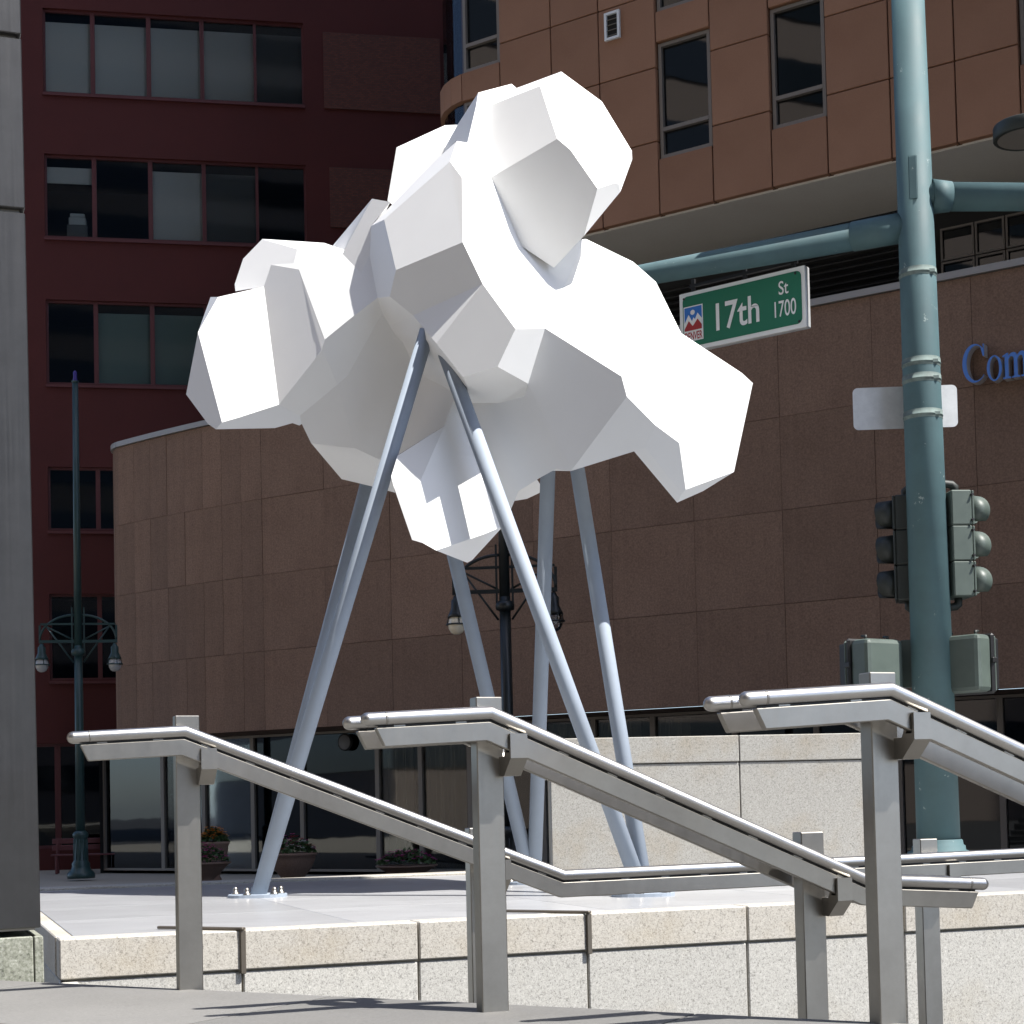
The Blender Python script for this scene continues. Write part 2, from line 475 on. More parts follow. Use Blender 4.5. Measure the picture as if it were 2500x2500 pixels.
def wall_holes(name, pl, a0, a1, z0, z1, hs, thick, m, par, off=0.0):
    xs = sorted(set([a0, a1] + [h[0] for h in hs] + [h[1] for h in hs])); xs = [x for x in xs if a0 <= x <= a1]
    zs = sorted(set([z0, z1] + [h[2] for h in hs] + [h[3] for h in hs])); zs = [z for z in zs if z0 <= z <= z1]
    b = MB()
    for i in range(len(xs) - 1):
        for j in range(len(zs) - 1):
            xm, zm = (xs[i] + xs[i + 1]) / 2, (zs[j] + zs[j + 1]) / 2
            if any(h[0] < xm < h[1] and h[2] < zm < h[3] for h in hs): continue
            b.quad(pl.pt(xs[i], zs[j], off), pl.pt(xs[i + 1], zs[j], off), pl.pt(xs[i + 1], zs[j + 1], off), pl.pt(xs[i], zs[j + 1], off))
    for h in hs:
        c = [(max(h[0], a0), h[2]), (min(h[1], a1), h[2]), (min(h[1], a1), h[3]), (max(h[0], a0), h[3])]
        for k in range(4):
            p, q = c[k], c[(k + 1) % 4]
            b.quad(pl.pt(p[0], p[1], off), pl.pt(q[0], q[1], off), pl.pt(q[0], q[1], off - thick), pl.pt(p[0], p[1], off - thick))
    return obj(name, b, m, par, fix=False)
aR0, aR1 = cols[0][0] - 6, RB.sz(1190, 150)[0]
rw = wall_holes("wall", RB, aR0, aR1, -.8, 30, holes, .22, M['maroon'], red)
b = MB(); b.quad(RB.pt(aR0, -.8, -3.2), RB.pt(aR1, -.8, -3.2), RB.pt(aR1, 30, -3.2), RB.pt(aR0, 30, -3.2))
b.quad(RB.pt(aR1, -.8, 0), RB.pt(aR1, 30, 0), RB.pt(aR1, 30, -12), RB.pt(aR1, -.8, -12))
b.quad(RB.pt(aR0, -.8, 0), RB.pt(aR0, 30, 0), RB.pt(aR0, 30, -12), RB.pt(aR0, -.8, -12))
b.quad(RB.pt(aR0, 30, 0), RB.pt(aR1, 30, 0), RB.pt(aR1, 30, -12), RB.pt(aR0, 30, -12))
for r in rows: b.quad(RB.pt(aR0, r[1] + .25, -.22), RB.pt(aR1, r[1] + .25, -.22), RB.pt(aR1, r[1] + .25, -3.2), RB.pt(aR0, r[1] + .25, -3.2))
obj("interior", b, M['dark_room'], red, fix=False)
def window(pl, a0, a1, z0, z1, par, off, m_frame, m_pane, fr=.055, dep=.10, blind=None, drop=1.0, top_gap=0.0, bars=()):
    f = MB(); c = (a0 + a1) / 2; zc_ = (z0 + z1) / 2
    f.box(pl.pt(a0 + fr / 2, zc_, off), (fr, dep, z1 - z0), pl.u, pl.n)
    f.box(pl.pt(a1 - fr / 2, zc_, off), (fr, dep, z1 - z0), pl.u, pl.n)
    f.box(pl.pt(c, z0 + fr / 2, off), (a1 - a0 - 2 * fr, dep, fr), pl.u, pl.n)
    f.box(pl.pt(c, z1 - fr / 2, off), (a1 - a0 - 2 * fr, dep, fr), pl.u, pl.n)
    for zb in bars: f.box(pl.pt(c, zb, off + .004), (a1 - a0 - 2 * fr, dep, fr * 1.1), pl.u, pl.n)
    w = obj("window", f, m_frame, par)
    p = MB(); p.box(pl.pt(c, zc_, off - .02), (a1 - a0 - 1.9 * fr, .012, z1 - z0 - 1.9 * fr), pl.u, pl.n)
    obj("pane", p, m_pane, w, loc=pl.pt(c, zc_, off - .02))
    if blind is not None:
        h = (z1 - z0 - top_gap) * drop
        q = MB(); q.box(pl.pt(c, z1 - top_gap - h / 2, off - .13), (a1 - a0 - .02, .02, h), pl.u, pl.n)
        obj("blind", q, blind, w)
    return w
blinds = {(0, 0): ('blind', 1), (0, 1): ('blind', 1), (0, 2): ('blind', 1), (0, 3): ('blind', .96), (0, 4): ('blind_dim', 1), (1, 0): ('blind', .22), (1, 2): ('blind', 1), (1, 3): ('blind_dim', 1), (1, 1): None, (1, 4): None, (2, 1): ('blind_green', 1), (2, 2): ('blind_green', 1), (2, 3): ('blind_green', 1), (2, 4): ('blind_dim', 1)}
for ri, (z0, z1) in enumerate(rows):
    if ri == 5: continue
    for ci, (a0, a1) in enumerate(cols):
        bl = blinds.get((ri, ci))
        window(RB, a0 - .06, a1 + .06, z0, z1, red, -.14, M['maroon_frame'], M['pane'], .055, .09, M[bl[0]] if bl else None, bl[1] if bl else 1, .24)
        sl = MB(); sl.box(RB.pt((a0 + a1) / 2, z0 - .06, .03), (a1 - a0 + .13, .06, .07), RB.u, RB.n)
        obj("sill", sl, M['maroon_frame'], red)
# street-level glazing of the maroon block
z0, z1 = rows[5]
gs = [RB.sz(x, 1900)[0] for x in (-60, 140, 262, 400, 530, 660)]
for a0, a1 in zip(gs, gs[1:]):
    window(RB, a0, a1, z0, z1, red, -.14, M['maroon_frame'], M['pane_dark'], .07, .1)
# dark brick panels on the shaded right part
for (x0, x1, y0, y1) in ((790, 1075, 88, 272), (800, 1070, 415, 560), (810, 1070, 760, 900)):
    a0 = RB.sz(x0, 180)[0]; a1 = RB.sz(x1, 180)[0]; zt = RB.sz(930, y0)[1]; zb = RB.sz(930, y1)[1]
    b = MB(); b.box(RB.pt((a0 + a1) / 2, (zt + zb) / 2, .02), (a1 - a0, .05, zt - zb), RB.u, RB.n)
    obj("brick_panel", b, M['brick'], red)
# small white office machine seen through the open-blind window
wa = RB.pt((cols[0][0] * .35 + cols[0][1] * .65), rows[1][0] + .42, -.45)
mach = thing("desk_printer", wa, "small white office machine just inside a dark upper window of the maroon block", "printer")
b = MB(); b.box(wa + Vector((0, 0, .10)), (.42, .3, .2), RB.u, RB.n, Z, .03)
obj("body", b, M['sign_white'], mach)
b = MB(); b.box(wa + Vector((0, 0, .26)), (.36, .22, .10), RB.u, RB.n, Z, .02); obj("lid", b, M['sign_white'], mach)
b = MB(); b.box(wa + Vector((0, 0, -.21)), (.5, .4, .40), RB.u, RB.n, Z, .01); obj("cabinet", b, M['blind_dim'], mach)

# ------------------------------------------------------------------ brown office building on the right
BB = Plane(P(1500, 1500, 28.6), R(-33))
brown = thing("brown_office_building", BB.pt(0, -.75), "brown office building with square tan panels above a windowless stone-clad base", "building")
zj = [2.2, 3.8, 5.35, 6.9, 8.62]
zj = [2.2, 3.8, 5.35, 6.9, 8.62]
# the wall's path in plan: straight on the right, bending away at its left end
sk = BB.sz(640, 1300)[0]
path = []          # (point, next point) pairs
a = sk
right_end = BB.sz(2680, 1000)[0]
xs = [sk + i * 1.62 for i in range(int((right_end - sk) / 1.62) + 2)]
for i in range(len(xs) - 1): path.append((BB.pt(xs[i], 0), BB.pt(xs[i + 1], 0)))
p = BB.pt(sk, 0); ang = math.atan2(-BB.u.y, -BB.u.x); left = []
def pxof(q):
    v = CAM_ROT.transposed() @ (q - C0); return 1250 + FPX * v.x / -v.z
for i in range(30):
    ang -= R(1.0)
    q = p + Vector((math.cos(ang), math.sin(ang), 0)) * .56
    left.append((q, p)); p = q
    if pxof(Vector((p.x, p.y, 5))) < 300: break
for i in range(9):       # turning away round the corner
    ang -= R(13)
    q = p + Vector((math.cos(ang), math.sin(ang), 0)) * .20; left.append((q, p)); p = q
allp = left[::-1] + path
def pan(name, q0, q1, z0, z1, th, m, par, gap=.006, push=0.0):
    u = (q1 - q0); L_ = u.length; u.normalize(); n = Vector((u.y, -u.x, 0))
    c = (q0 + q1) / 2 - n * (th / 2 - push); c.z = (z0 + z1) / 2
    b = MB(); b.box(c, (L_ - 2 * gap, th, z1 - z0 - 2 * gap), u, n, Z)
    return obj(name, b, m, par, loc=c)
for k, (q0, q1) in enumerate(allp):
    for z0, z1 in zip(zj, zj[1:]):
        pan("stone_panel", q0, q1, z0, z1, .10, M['brown_stone'], brown, (.0028 if k < len(left) else .0034), rnd.uniform(-.004, .006))
b = MB(); c = MB()
for q0, q1 in allp:
    u = (q1 - q0).normalized(); n = Vector((u.y, -u.x, 0))
    a0, a1 = q0 - n * .09, q1 - n * .09
    b.quad((a0.x, a0.y, 2.2), (a1.x, a1.y, 2.2), (a1.x, a1.y, 8.62), (a0.x, a0.y, 8.62))
    e0, e1 = q0 - n * 1.2, q1 - n * 1.2
    b.quad((q0.x, q0.y, 2.19), (q1.x, q1.y, 2.19), (e1.x, e1.y, 2.19), (e0.x, e0.y, 2.19))
    w = q0 + n * .05; w1 = q1 + n * .05; i0 = q0 - n * .34; i1 = q1 - n * .34
    for (A, B_) in (((w, w1), (8.63, 8.74)),):
        vs = [(w.x, w.y, 8.63), (w1.x, w1.y, 8.63), (i1.x, i1.y, 8.63), (i0.x, i0.y, 8.63), (w.x, w.y, 8.74), (w1.x, w1.y, 8.74), (i1.x, i1.y, 8.74), (i0.x, i0.y, 8.74)]
        c.add(vs, [(0, 1, 5, 4), (1, 2, 6, 5), (2, 3, 7, 6), (3, 0, 4, 7), (4, 5, 6, 7), (0, 1, 2, 3)])
obj("panel_backing", b, M['brown_back'], brown, fix=False)
obj("coping", c, M['coping_metal'], brown)
# roof of the base and the block's body
b = MB()
rp = [q for q, _ in allp] + [allp[-1][1]]
bk = [BB.pt(right_end + 2, 0, -22), BB.pt(sk - 10, 0, -22)]
poly = [Vector((q.x, q.y, 8.5)) for q in rp] + [Vector((q.x, q.y, 8.5)) for q in bk]
b.add(poly, [list(range(len(poly)))])
obj("base_roof", b, M['recess'], brown, fix=False)

# upper storeys: a grid of tan panels
seams = [1125, 1219, 1345, 1462, 1601, 1733, 1877, 2014, 2170, 2330, 2488, 2660]
ss = [BB.sz(x, 150)[0] for x in seams]
ZB = 10.75; H2 = 2.6
wincols = {0, 4, 6, 10}
def upanel(a0, a1, z0, z1):
    cc = BB.pt((a0 + a1) / 2, (z0 + z1) / 2, -.06)
    b = MB(); b.box(cc, (a1 - a0 - .022, .12, z1 - z0 - .02), BB.u, BB.n, Z, .008)
    obj("facade_panel", b, M['tan_panel'], brown, loc=cc)
NF = 5
for ci in range(len(ss) - 1):
    a0, a1 = ss[ci], ss[ci + 1]
    for f in range(NF):
        z = ZB + f * H2
        if ci in wincols:
            upanel(a0, a1, z + (0 if f == 0 else .43), z + .98)
            window(BB, a0 + .02, a1 - .02, z + .99, z + 3.02, brown, -.12, M['frame_grey'], M['pane_dark'], .06, .12, None, 1, 0, (z + 1.5,))
        else:
            upanel(a0, a1, z, z + 1.3); upanel(a0, a1, z + 1.3, z + 2.6)
# curved glazed corner at the left end of the upper storeys
prev = BB.pt(ss[0], 0); ang = math.atan2(-BB.u.y, -BB.u.x); arc = []
for i in range(6):
    ang -= R(14)
    q = prev + Vector((math.cos(ang), math.sin(ang), 0)) * .30
    arc.append((q, prev)); prev = q
for q0, q1 in arc:
    for f in range(NF):
        z = ZB + f * H2
        pan("facade_panel", q0, q1, z + (0 if f == 0 else .45), z + .97, .12, M['tan_panel'], brown, .004)
        pan("corner_pane", q0, q1, z + .99, z + 3.02, .05, M['pane'], brown, .012, -.08)
b = MB()
ze = ZB + NF * H2
b.quad(BB.pt(ss[0] - 1.2, ZB, -1.6), BB.pt(ss[-1], ZB, -1.6), BB.pt(ss[-1], ze, -1.6), BB.pt(ss[0] - 1.2, ze, -1.6))
b.quad(BB.pt(ss[0] - 1.2, ze, 0), BB.pt(ss[-1], ze, 0), BB.pt(ss[-1], ze, -20), BB.pt(ss[0] - 1.2, ze, -20))
b.quad(BB.pt(ss[-1], -.8, 0), BB.pt(ss[-1], ze, 0), BB.pt(ss[-1], ze, -20), BB.pt(ss[-1], -.8, -20))
b.quad(BB.pt(ss[0] - 1.2, 8.5, -1.6), BB.pt(ss[0] - 1.2, ze, -1.6), BB.pt(ss[0] - 1.2, ze, -20), BB.pt(ss[0] - 1.2, 8.5, -20))
obj("interior", b, M['dark_room'], brown, fix=False)
b = MB()
for a in range(len(ss)):
    b.box(BB.pt(ss[a], (ZB + ze) / 2, -.125), (.09, .03, ze - ZB), BB.u, BB.n)
for ci in range(len(ss) - 1):
    if ci in wincols: continue
    b.box(BB.pt((ss[ci] + ss[ci + 1]) / 2, (ZB + ze) / 2, -.15), (ss[ci + 1] - ss[ci], .03, ze - ZB), BB.u, BB.n)
obj("panel_backing", b, M['brown_back'], brown)
b = MB(); b.box(BB.pt((ss[0] + ss[-1]) / 2 - .6, ZB + .02, -1.17), (ss[-1] - ss[0] + 1.6, 2.1, .09), BB.u, BB.n)
obj("soffit", b, M['soffit'], brown)
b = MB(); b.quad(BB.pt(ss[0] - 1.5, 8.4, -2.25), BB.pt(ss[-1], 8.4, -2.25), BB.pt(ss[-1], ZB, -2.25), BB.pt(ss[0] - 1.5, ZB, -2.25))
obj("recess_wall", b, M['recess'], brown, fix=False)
# louvres in the recess, and the light framed windows at its right end
la0, la1 = ss[2], ss[9] - 1.3
for k in range(11):
    z = 8.86 + k * .125
    nrm = (BB.n * .5 + Z * .86).normalized(); up = BB.u.cross(nrm)
    bb = MB(); bb.box(BB.pt((la0 + la1) / 2, z, -2.05), (la1 - la0, .022, .15), BB.u, nrm, up)
    obj("louver_slat", bb, M['louver'], brown)
wa = [BB.sz(x, 480, -2.1)[0] for x in (2290, 2375, 2450, 2530, 2620, 2700)]
for a0, a1 in zip(wa, wa[1:]):
    for z0, z1 in ((8.8, 9.18), (9.2, 9.62), (9.64, 10.2)):
        window(BB, a0 + .01, a1 - .01, z0, z1, brown, -2.15, M['frame_grey'], M['pane_dark'], .035, .08)
# small white louvred vent
va0, va1 = BB.sz(1478, 64)[0], BB.sz(1515, 64)[0]; vz0, vz1 = BB.sz(1496, 98)[1], BB.sz(1496, 30)[1]
b = MB()
for (a0, a1, z0, z1) in ((va0, va0 + .045, vz0, vz1), (va1 - .045, va1, vz0, vz1), (va0 + .045, va1 - .045, vz0, vz0 + .045), (va0 + .045, va1 - .045, vz1 - .045, vz1)):
    b.box(BB.pt((a0 + a1) / 2, (z0 + z1) / 2, .02), (a1 - a0, .06, z1 - z0), BB.u, BB.n)
vent = obj("vent", b, M['sign_white'], brown)
b = MB(); b.box(BB.pt((va0 + va1) / 2, (vz0 + vz1) / 2, .006), (va1 - va0 - .09, .006, vz1 - vz0 - .09), BB.u, BB.n); obj("vent_back", b, M['recess'], vent)
for k in range(4):
    nrm = (BB.n * .6 + Z * .8).normalized(); up = BB.u.cross(nrm)
    b = MB(); b.box(BB.pt((va0 + va1) / 2, vz0 + .085 + k * .095, .022), (va1 - va0 - .095, .008, .055), BB.u, nrm, up); obj("vent_slat", b, M['frame_grey'], vent)

# street-level shop windows set back under the stone base
gl = [BB.sz(x, 1950, -1.25)[0] for x in (255, 400, 500, 620, 740, 925, 1030, 1150, 1330, 1455, 1600, 1800, 2000, 2200, 2450, 2700)]
for i, (a0, a1) in enumerate(zip(gl, gl[1:])):
    dark = i in (0, 3, 4) or i > 10
    window(BB, a0, a1, -.70, 2.18, brown, -1.25, M['frame_grey'], M['pane_dark'] if dark else M['pane'], .05, .10, None, 1, 0, ())
b = MB(); b.quad(BB.pt(gl[0], -.75, -3.6), BB.pt(gl[-1], -.75, -3.6), BB.pt(gl[-1], 2.2, -3.6), BB.pt(gl[0], 2.2, -3.6))
b.quad(BB.pt(gl[0], -.76, -1.3), BB.pt(gl[-1], -.76, -1.3), BB.pt(gl[-1], -.76, -3.6), BB.pt(gl[0], -.76, -3.6))
b.quad(BB.pt(gl[0], 2.2, -1.1), BB.pt(gl[-1], 2.2, -1.1), BB.pt(gl[-1], 2.2, -3.6), BB.pt(gl[0], 2.2, -3.6))
b.quad(BB.pt(gl[0], -.76, -1.1), BB.pt(gl[0], 2.2, -1.1), BB.pt(gl[0], 2.2, -3.6), BB.pt(gl[0], -.76, -3.6))
obj("shop_interior", b, M['dark_room'], brown, fix=False)
# pale pleated curtains behind the glass
for (x0, x1, z0, z1) in ((935, 1012, -.4, 2.1), (1030, 1140, -.35, 2.1), (1335, 1440, .9, 2.1), (1470, 1570, 1.0, 2.1), (1600, 1690, 1.0, 2.1)):
    a0, a1 = BB.sz(x0, 1900, -1.5)[0], BB.sz(x1, 1900, -1.5)[0]
    b = MB(); n_ = 40
    pts = [(a0 + (a1 - a0) * i / n_, -1.5 + .045 * math.sin(i * 1.9) + .02 * math.sin(i * .7)) for i in range(n_ + 1)]
    for (p0, o0), (p1, o1) in zip(pts, pts[1:]): b.quad(BB.pt(p0, z0, o0), BB.pt(p1, z0, o1), BB.pt(p1, z1, o1), BB.pt(p0, z1, o0))
    obj("curtain", b, M['curtain'], brown, fix=False)
# round pale wall plate between the shop windows
rp_ = BB.at(843, 1812, -1.16)
plate = thing("round_sign", rp_, "round pale plate in a dark frame between the dark shop windows", "sign")
b = MB(); b.lathe([(0, .045), (.14, .045), (.15, .03), (.15, -.02), (0, -.02)], rp_, 24, BB.n); obj("disc", b, M['blind_dim'], plate)
b = MB(); b.lathe([(.15, .03), (.175, .03), (.175, -.03), (.15, -.03), (.15, .03)], rp_, 24, BB.n); obj("rim", b, M['recess'], plate)

# channel letters on the stone wall
def curve_mesh(splines, extrude, bevel=0.0):
    cu = bpy.data.curves.new("outline", 'CURVE'); cu.dimensions = '2D'; cu.fill_mode = 'BOTH'; cu.extrude = extrude
    for sp in splines:
        s = cu.splines.new('POLY'); s.points.add(len(sp) - 1); s.use_cyclic_u = True
        for pt_, (x, y) in zip(s.points, sp): pt_.co = (x, y, 0, 1)
    o = bpy.data.objects.new("outline", cu); COL.objects.link(o)
    dg = bpy.context.evaluated_depsgraph_get(); dg.update()
    me = bpy.data.meshes.new_from_object(o.evaluated_get(dg))
    bpy.data.objects.remove(o); return me
def text_mesh(txt, size, extrude, bold=.0):
    cu = bpy.data.curves.new("lettering", 'FONT'); cu.body = txt; cu.size = size; cu.extrude = extrude; cu.offset = bold
    cu.align_x = 'LEFT'
    o = bpy.data.objects.new("lettering", cu); COL.objects.link(o)
    dg = bpy.context.evaluated_depsgraph_get(); dg.update()
    me = bpy.data.meshes.new_from_object(o.evaluated_get(dg))
    bpy.data.objects.remove(o); return me
def place_flat(name, me, m, parent, pl, a, z, off, sx=1.0, sz_=1.0):
    """flat x-y mesh stood up on a vertical plane"""
    base = world_loc(parent)
    for v in me.vertices:
        q = pl.pt(a + v.co.x * sx, z + v.co.y * sz_, off) + pl.n * v.co.z
        v.co = q - base
    me.materials.clear(); me.materials.append(m)
    me.update()
    bm = bmesh.new(); bm.from_mesh(me); bmesh.ops.recalc_face_normals(bm, faces=bm.faces); bm.to_mesh(me); bm.free()
    o = bpy.data.objects.new(name, me); COL.objects.link(o); o.parent = parent
    return o
def ell(cx, cy, rx, ry, a0, a1, n=26): return [(cx + rx * math.cos(R(a0 + (a1 - a0) * i / n)), cy + ry * math.sin(R(a0 + (a1 - a0) * i / n))) for i in range(n + 1)]
Cs = [ell(.5, .5, .5, .5, 52, 308) + ell(.56, .5, .40, .44, 304, 56)[1:-1]]
Cs[0] = ell(.5, .5, .5, .5, 42, 318, 40) + ell(.57, .5, .40, .455, 316, 62, 40) + [(.84, .66), (.90, .66), (.90, .97), (.845, .97)]
os_ = [ell(.32, .32, .32, .33, 0, 360, 36)[:-1], ell(.32, .32, .20, .295, 0, 360, 36)[:-1]]
def stem(x, w=.12): return x, w
ms = [[(0, 0), (.27, 0), (.27, .04), (.195, .05), (.195, .48), (.26, .55), (.33, .555), (.375, .52), (.385, .46), (.385, .05), (.315, .04), (.315, 0), (.585, 0), (.585, .04), (.51, .05), (.51, .46), (.57, .54), (.64, .555), (.69, .52), (.70, .46), (.70, .05), (.63, .04), (.63, 0), (.90, 0), (.90, .04), (.825, .05), (.825, .48), (.80, .60), (.70, .655), (.60, .645), (.50, .56), (.46, .63), (.38, .655), (.29, .64), (.195, .57), (.195, .655), (.15, .655), (0, .60), (0, .565), (.07, .575), (.07, .05), (0, .04)]]
Lh = BB.sz(2385, 848)[1] - BB.sz(2385, 942)[1]
for nm, out, px, py, px2, ww in (("C", Cs, 2356, 942, 2414, .97), ("o", os_, 2415, 935, 2452, .64), ("m", ms, 2454, 929, 2518, .90)):
    a, z = BB.sz(px, py, .1)
    kx = (BB.sz(px2, py, .1)[0] - a) / ww
    t = thing("sign_letter", BB.pt(a, z, .08), "blue letter %s with pale sides mounted on the brown stone wall" % nm, "letter", "blue channel letters on the stone wall")
    place_flat("letter_return", curve_mesh(out, .085), M['letter_side'], t, BB, a, z, .10, kx, Lh)
    place_flat("letter_face", curve_mesh(out, .006), M['letter_blue'], t, BB, a, z, .195, kx, Lh)

# ------------------------------------------------------------------ towers added outside the frame: one shades the facades, two serve reflections
def tower(name, c0, ang, w, d, h, label, m1, fl=4.0):
    """c0: the corner from which it runs w along ang and d to its left"""
    u = Vector((math.cos(R(ang)), math.sin(R(ang)), 0)); v = Vector((-u.y, u.x, 0))
    m = Vector((c0[0], c0[1], 0)) + u * (w / 2) + v * (d / 2)
    t = thing(name, Vector((m.x, m.y, -.9)), label, "building")
    b = MB(); b.box(m + Z * (h / 2 - .9), (w, d, h), u, v); obj("wall", b, m1, t)
    b = MB(); k = 0
    while k * fl + 4 < h:
        b.box(m + Z * (k * fl + 3.2), (w + .16, d + .16, fl * .5), u, v); k += 1
    props(obj("added_window_band", b, M['tower_glass'], t), kind="stuff")
    return t
M['tower_glass'] = mat("tower_glass", (.03, .04, .05), .08)
M['added_tower_stone'] = mat("added_tower_stone", (.30, .24, .20), .85)
M['added_tower_dark'] = mat("added_tower_dark_stone", (.12, .10, .09), .8)
tower("added_tower", (15.0, 11.85), -27, 26, 50, 95, "unseen tall tower right of the street, added to shade the facades", M['added_tower_dark'])  # made-up shadow caster, its front face turned along the sun
tower("added_tower", (-70, -30), 0, 32, 50, 60, "unseen stone tower on the left, added for reflections", M['added_tower_stone'])
tower("added_tower", (-55, -80), 0, 90, 30, 130, "unseen stone tower behind the viewer, added for reflections", M['added_tower_stone'])

# ------------------------------------------------------------------ street lamps (ornamental post, trussed crossarm, two hanging globes)
def lamp_post(base, H, arm_z, s, m, label, lit_globe, top_light=True, rz=0.0, group=None):
    """base: foot of the post; s scales the crossarm"""
    t = thing("street_lamp", base, label, "street lamp", group); t.rotation_euler.z = rz
    def part(name, b, mm, par=None): 
        o = obj(name, b, mm, None); o.parent = par or t; return o
    b = MB()
    b.lathe([(0, 0), (.46 * s, 0), (.48 * s, .10 * s), (.44 * s, .20 * s), (.34 * s, .30 * s), (.30 * s, .42 * s), (.31 * s, .50 * s), (.245 * s, .60 * s), (.22 * s, 1.35 * s), (.26 * s, 1.42 * s), (.27 * s, 1.5 * s), (.24 * s, 1.56 * s), (.165 * s, 1.62 * s)], n=24)
    for k in range(12):
        a = k * math.pi / 6; b.tube([(math.cos(a) * .235 * s, math.sin(a) * .235 * s, .62 * s), (math.cos(a) * .22 * s, math.sin(a) * .22 * s, 1.34 * s)], .022 * s, 6)
    part("base", b, m)
    b = MB(); b.tube([(0, 0, 1.5 * s), (0, 0, arm_z - .15 * s)], .155 * s, 20, r2=.14 * s); b.tube([(0, 0, arm_z - .15 * s), (0, 0, H)], .135 * s, 20, r2=.10 * s)
    b.lathe([(.14 * s, -.0), (.23 * s, .03 * s), (.24 * s, .16 * s), (.19 * s, .24 * s), (.14 * s, .26 * s)], (0, 0, arm_z - .5 * s), 20)
    b.lathe([(.1 * s, 0), (.12 * s, .02 * s), (.12 * s, .06 * s), (0, .08 * s)], (0, 0, H), 16)
    for sx_ in (-1, 1): b.box((.20 * s * sx_, 0, arm_z + .42 * s), (.045 * s, .10 * s, 1.5 * s))
    part("pole", b, m)
    b = MB(); W = 1.30 * s
    for z, r in ((arm_z, .06), (arm_z + .60 * s, .04)):
        b.box((0, 0, z), (2 * W * (1.0 if r > .05 else .97), .09 * s, 1.6 * r * s))
    for sx_ in (-1, 1):
        b.tube([(sx_ * .17 * s, 0, arm_z + .05 * s), (sx_ * W * .93, 0, arm_z + .60 * s)], .028 * s, 8)
        b.tube([(sx_ * .17 * s, 0, arm_z - .72 * s), (sx_ * W * .80, 0, arm_z + .50 * s)], .028 * s, 8)
        pts = [(sx_ * (.12 + (W / s - .14) * math.sin(k / 10 * math.pi / 2)) * s, 0, arm_z + (.05 + .86 * math.cos(k / 10 * math.pi / 2)) * s) for k in range(11)]
        b.tube(pts, .04 * s, 8)
        b.box((sx_ * W * .985, 0, arm_z + .25 * s), (.07 * s, .05 * s, .62 * s))
    part("crossarm", b, m)
    for sx_ in (-1, 1):
        c = (sx_ * W * .94, 0, arm_z)
        b = MB(); b.lathe([(0, -.08 * s), (.06 * s, -.08 * s), (.09 * s, -.16 * s), (.13 * s, -.20 * s), (.135 * s, -.40 * s), (.20 * s, -.54 * s), (.235 * s, -.62 * s), (.15 * s, -.62 * s)], c, 20)
        b.tube([c, (c[0], 0, c[2] - .12 * s)], .035 * s, 8)
        for k in range(4): 
            a = k * math.pi / 2 + .4
            b.tube([(c[0] + .2 * s * math.cos(a), .2 * s * math.sin(a), c[2] - .56 * s), (c[0] + .245 * s * math.cos(a), .245 * s * math.sin(a), c[2] - .80 * s)], .014 * s, 6)
        b.lathe([(.20 * s, -.78 * s), (.27 * s, -.78 * s), (.27 * s, -.815 * s), (.20 * s, -.815 * s), (.20 * s, -.78 * s)], c, 24)
        L_ = part("lantern", b, m)
        b = MB(); b.lathe([(.15 * s, -.60 * s), (.205 * s, -.68 * s), (.22 * s, -.79 * s), (.205 * s, -.90 * s), (.15 * s, -1.0 * s), (.08 * s, -1.045 * s), (0, -1.055 * s)], c, 24)
        part("globe", b, (M['globe'] if sx_ < 0 else M['glass_clear']) if lit_globe else M['globe_dim'], L_)
    if top_light:
        b = MB(); b.lathe([(.07 * s, 0), (.08 * s, .04 * s), (.06 * s, .14 * s), (.065 * s, .3 * s), (.03 * s, .36 * s), (0, .37 * s)], (0, 0, H + .06 * s), 14)
        part("beacon", b, M['beacon'])
    return t
M['globe_dim'] = mat("lamp_globe_frosted", (.42, .43, .43), .12)
M['beacon'] = mat("violet_beacon", (.05, .03, .22), .2)
lb = Pz(198, 2148, -.752); 
lt = P(170, 935, lb.y); la = P(188, 1566, lb.y)
lamp_post(Vector((lb.x, lb.y, -.72)), lt.z + .72, la.z + .72, .60, M['teal_dark'], "dark green street lamp standing before the maroon block, left of the sculpture", False, True, R(8))
yb = 25.0
l2 = P(1232, 1440, yb); lz = -.72
lamp_post(Vector((l2.x, l2.y, lz)), P(1225, 880, yb).z - lz, P(1232, 1443, yb).z - lz, .615, M['lamp_shaded'], "shade-darkened street lamp half hidden behind the sculpture's legs and drooping lobe", True, True, R(-6))

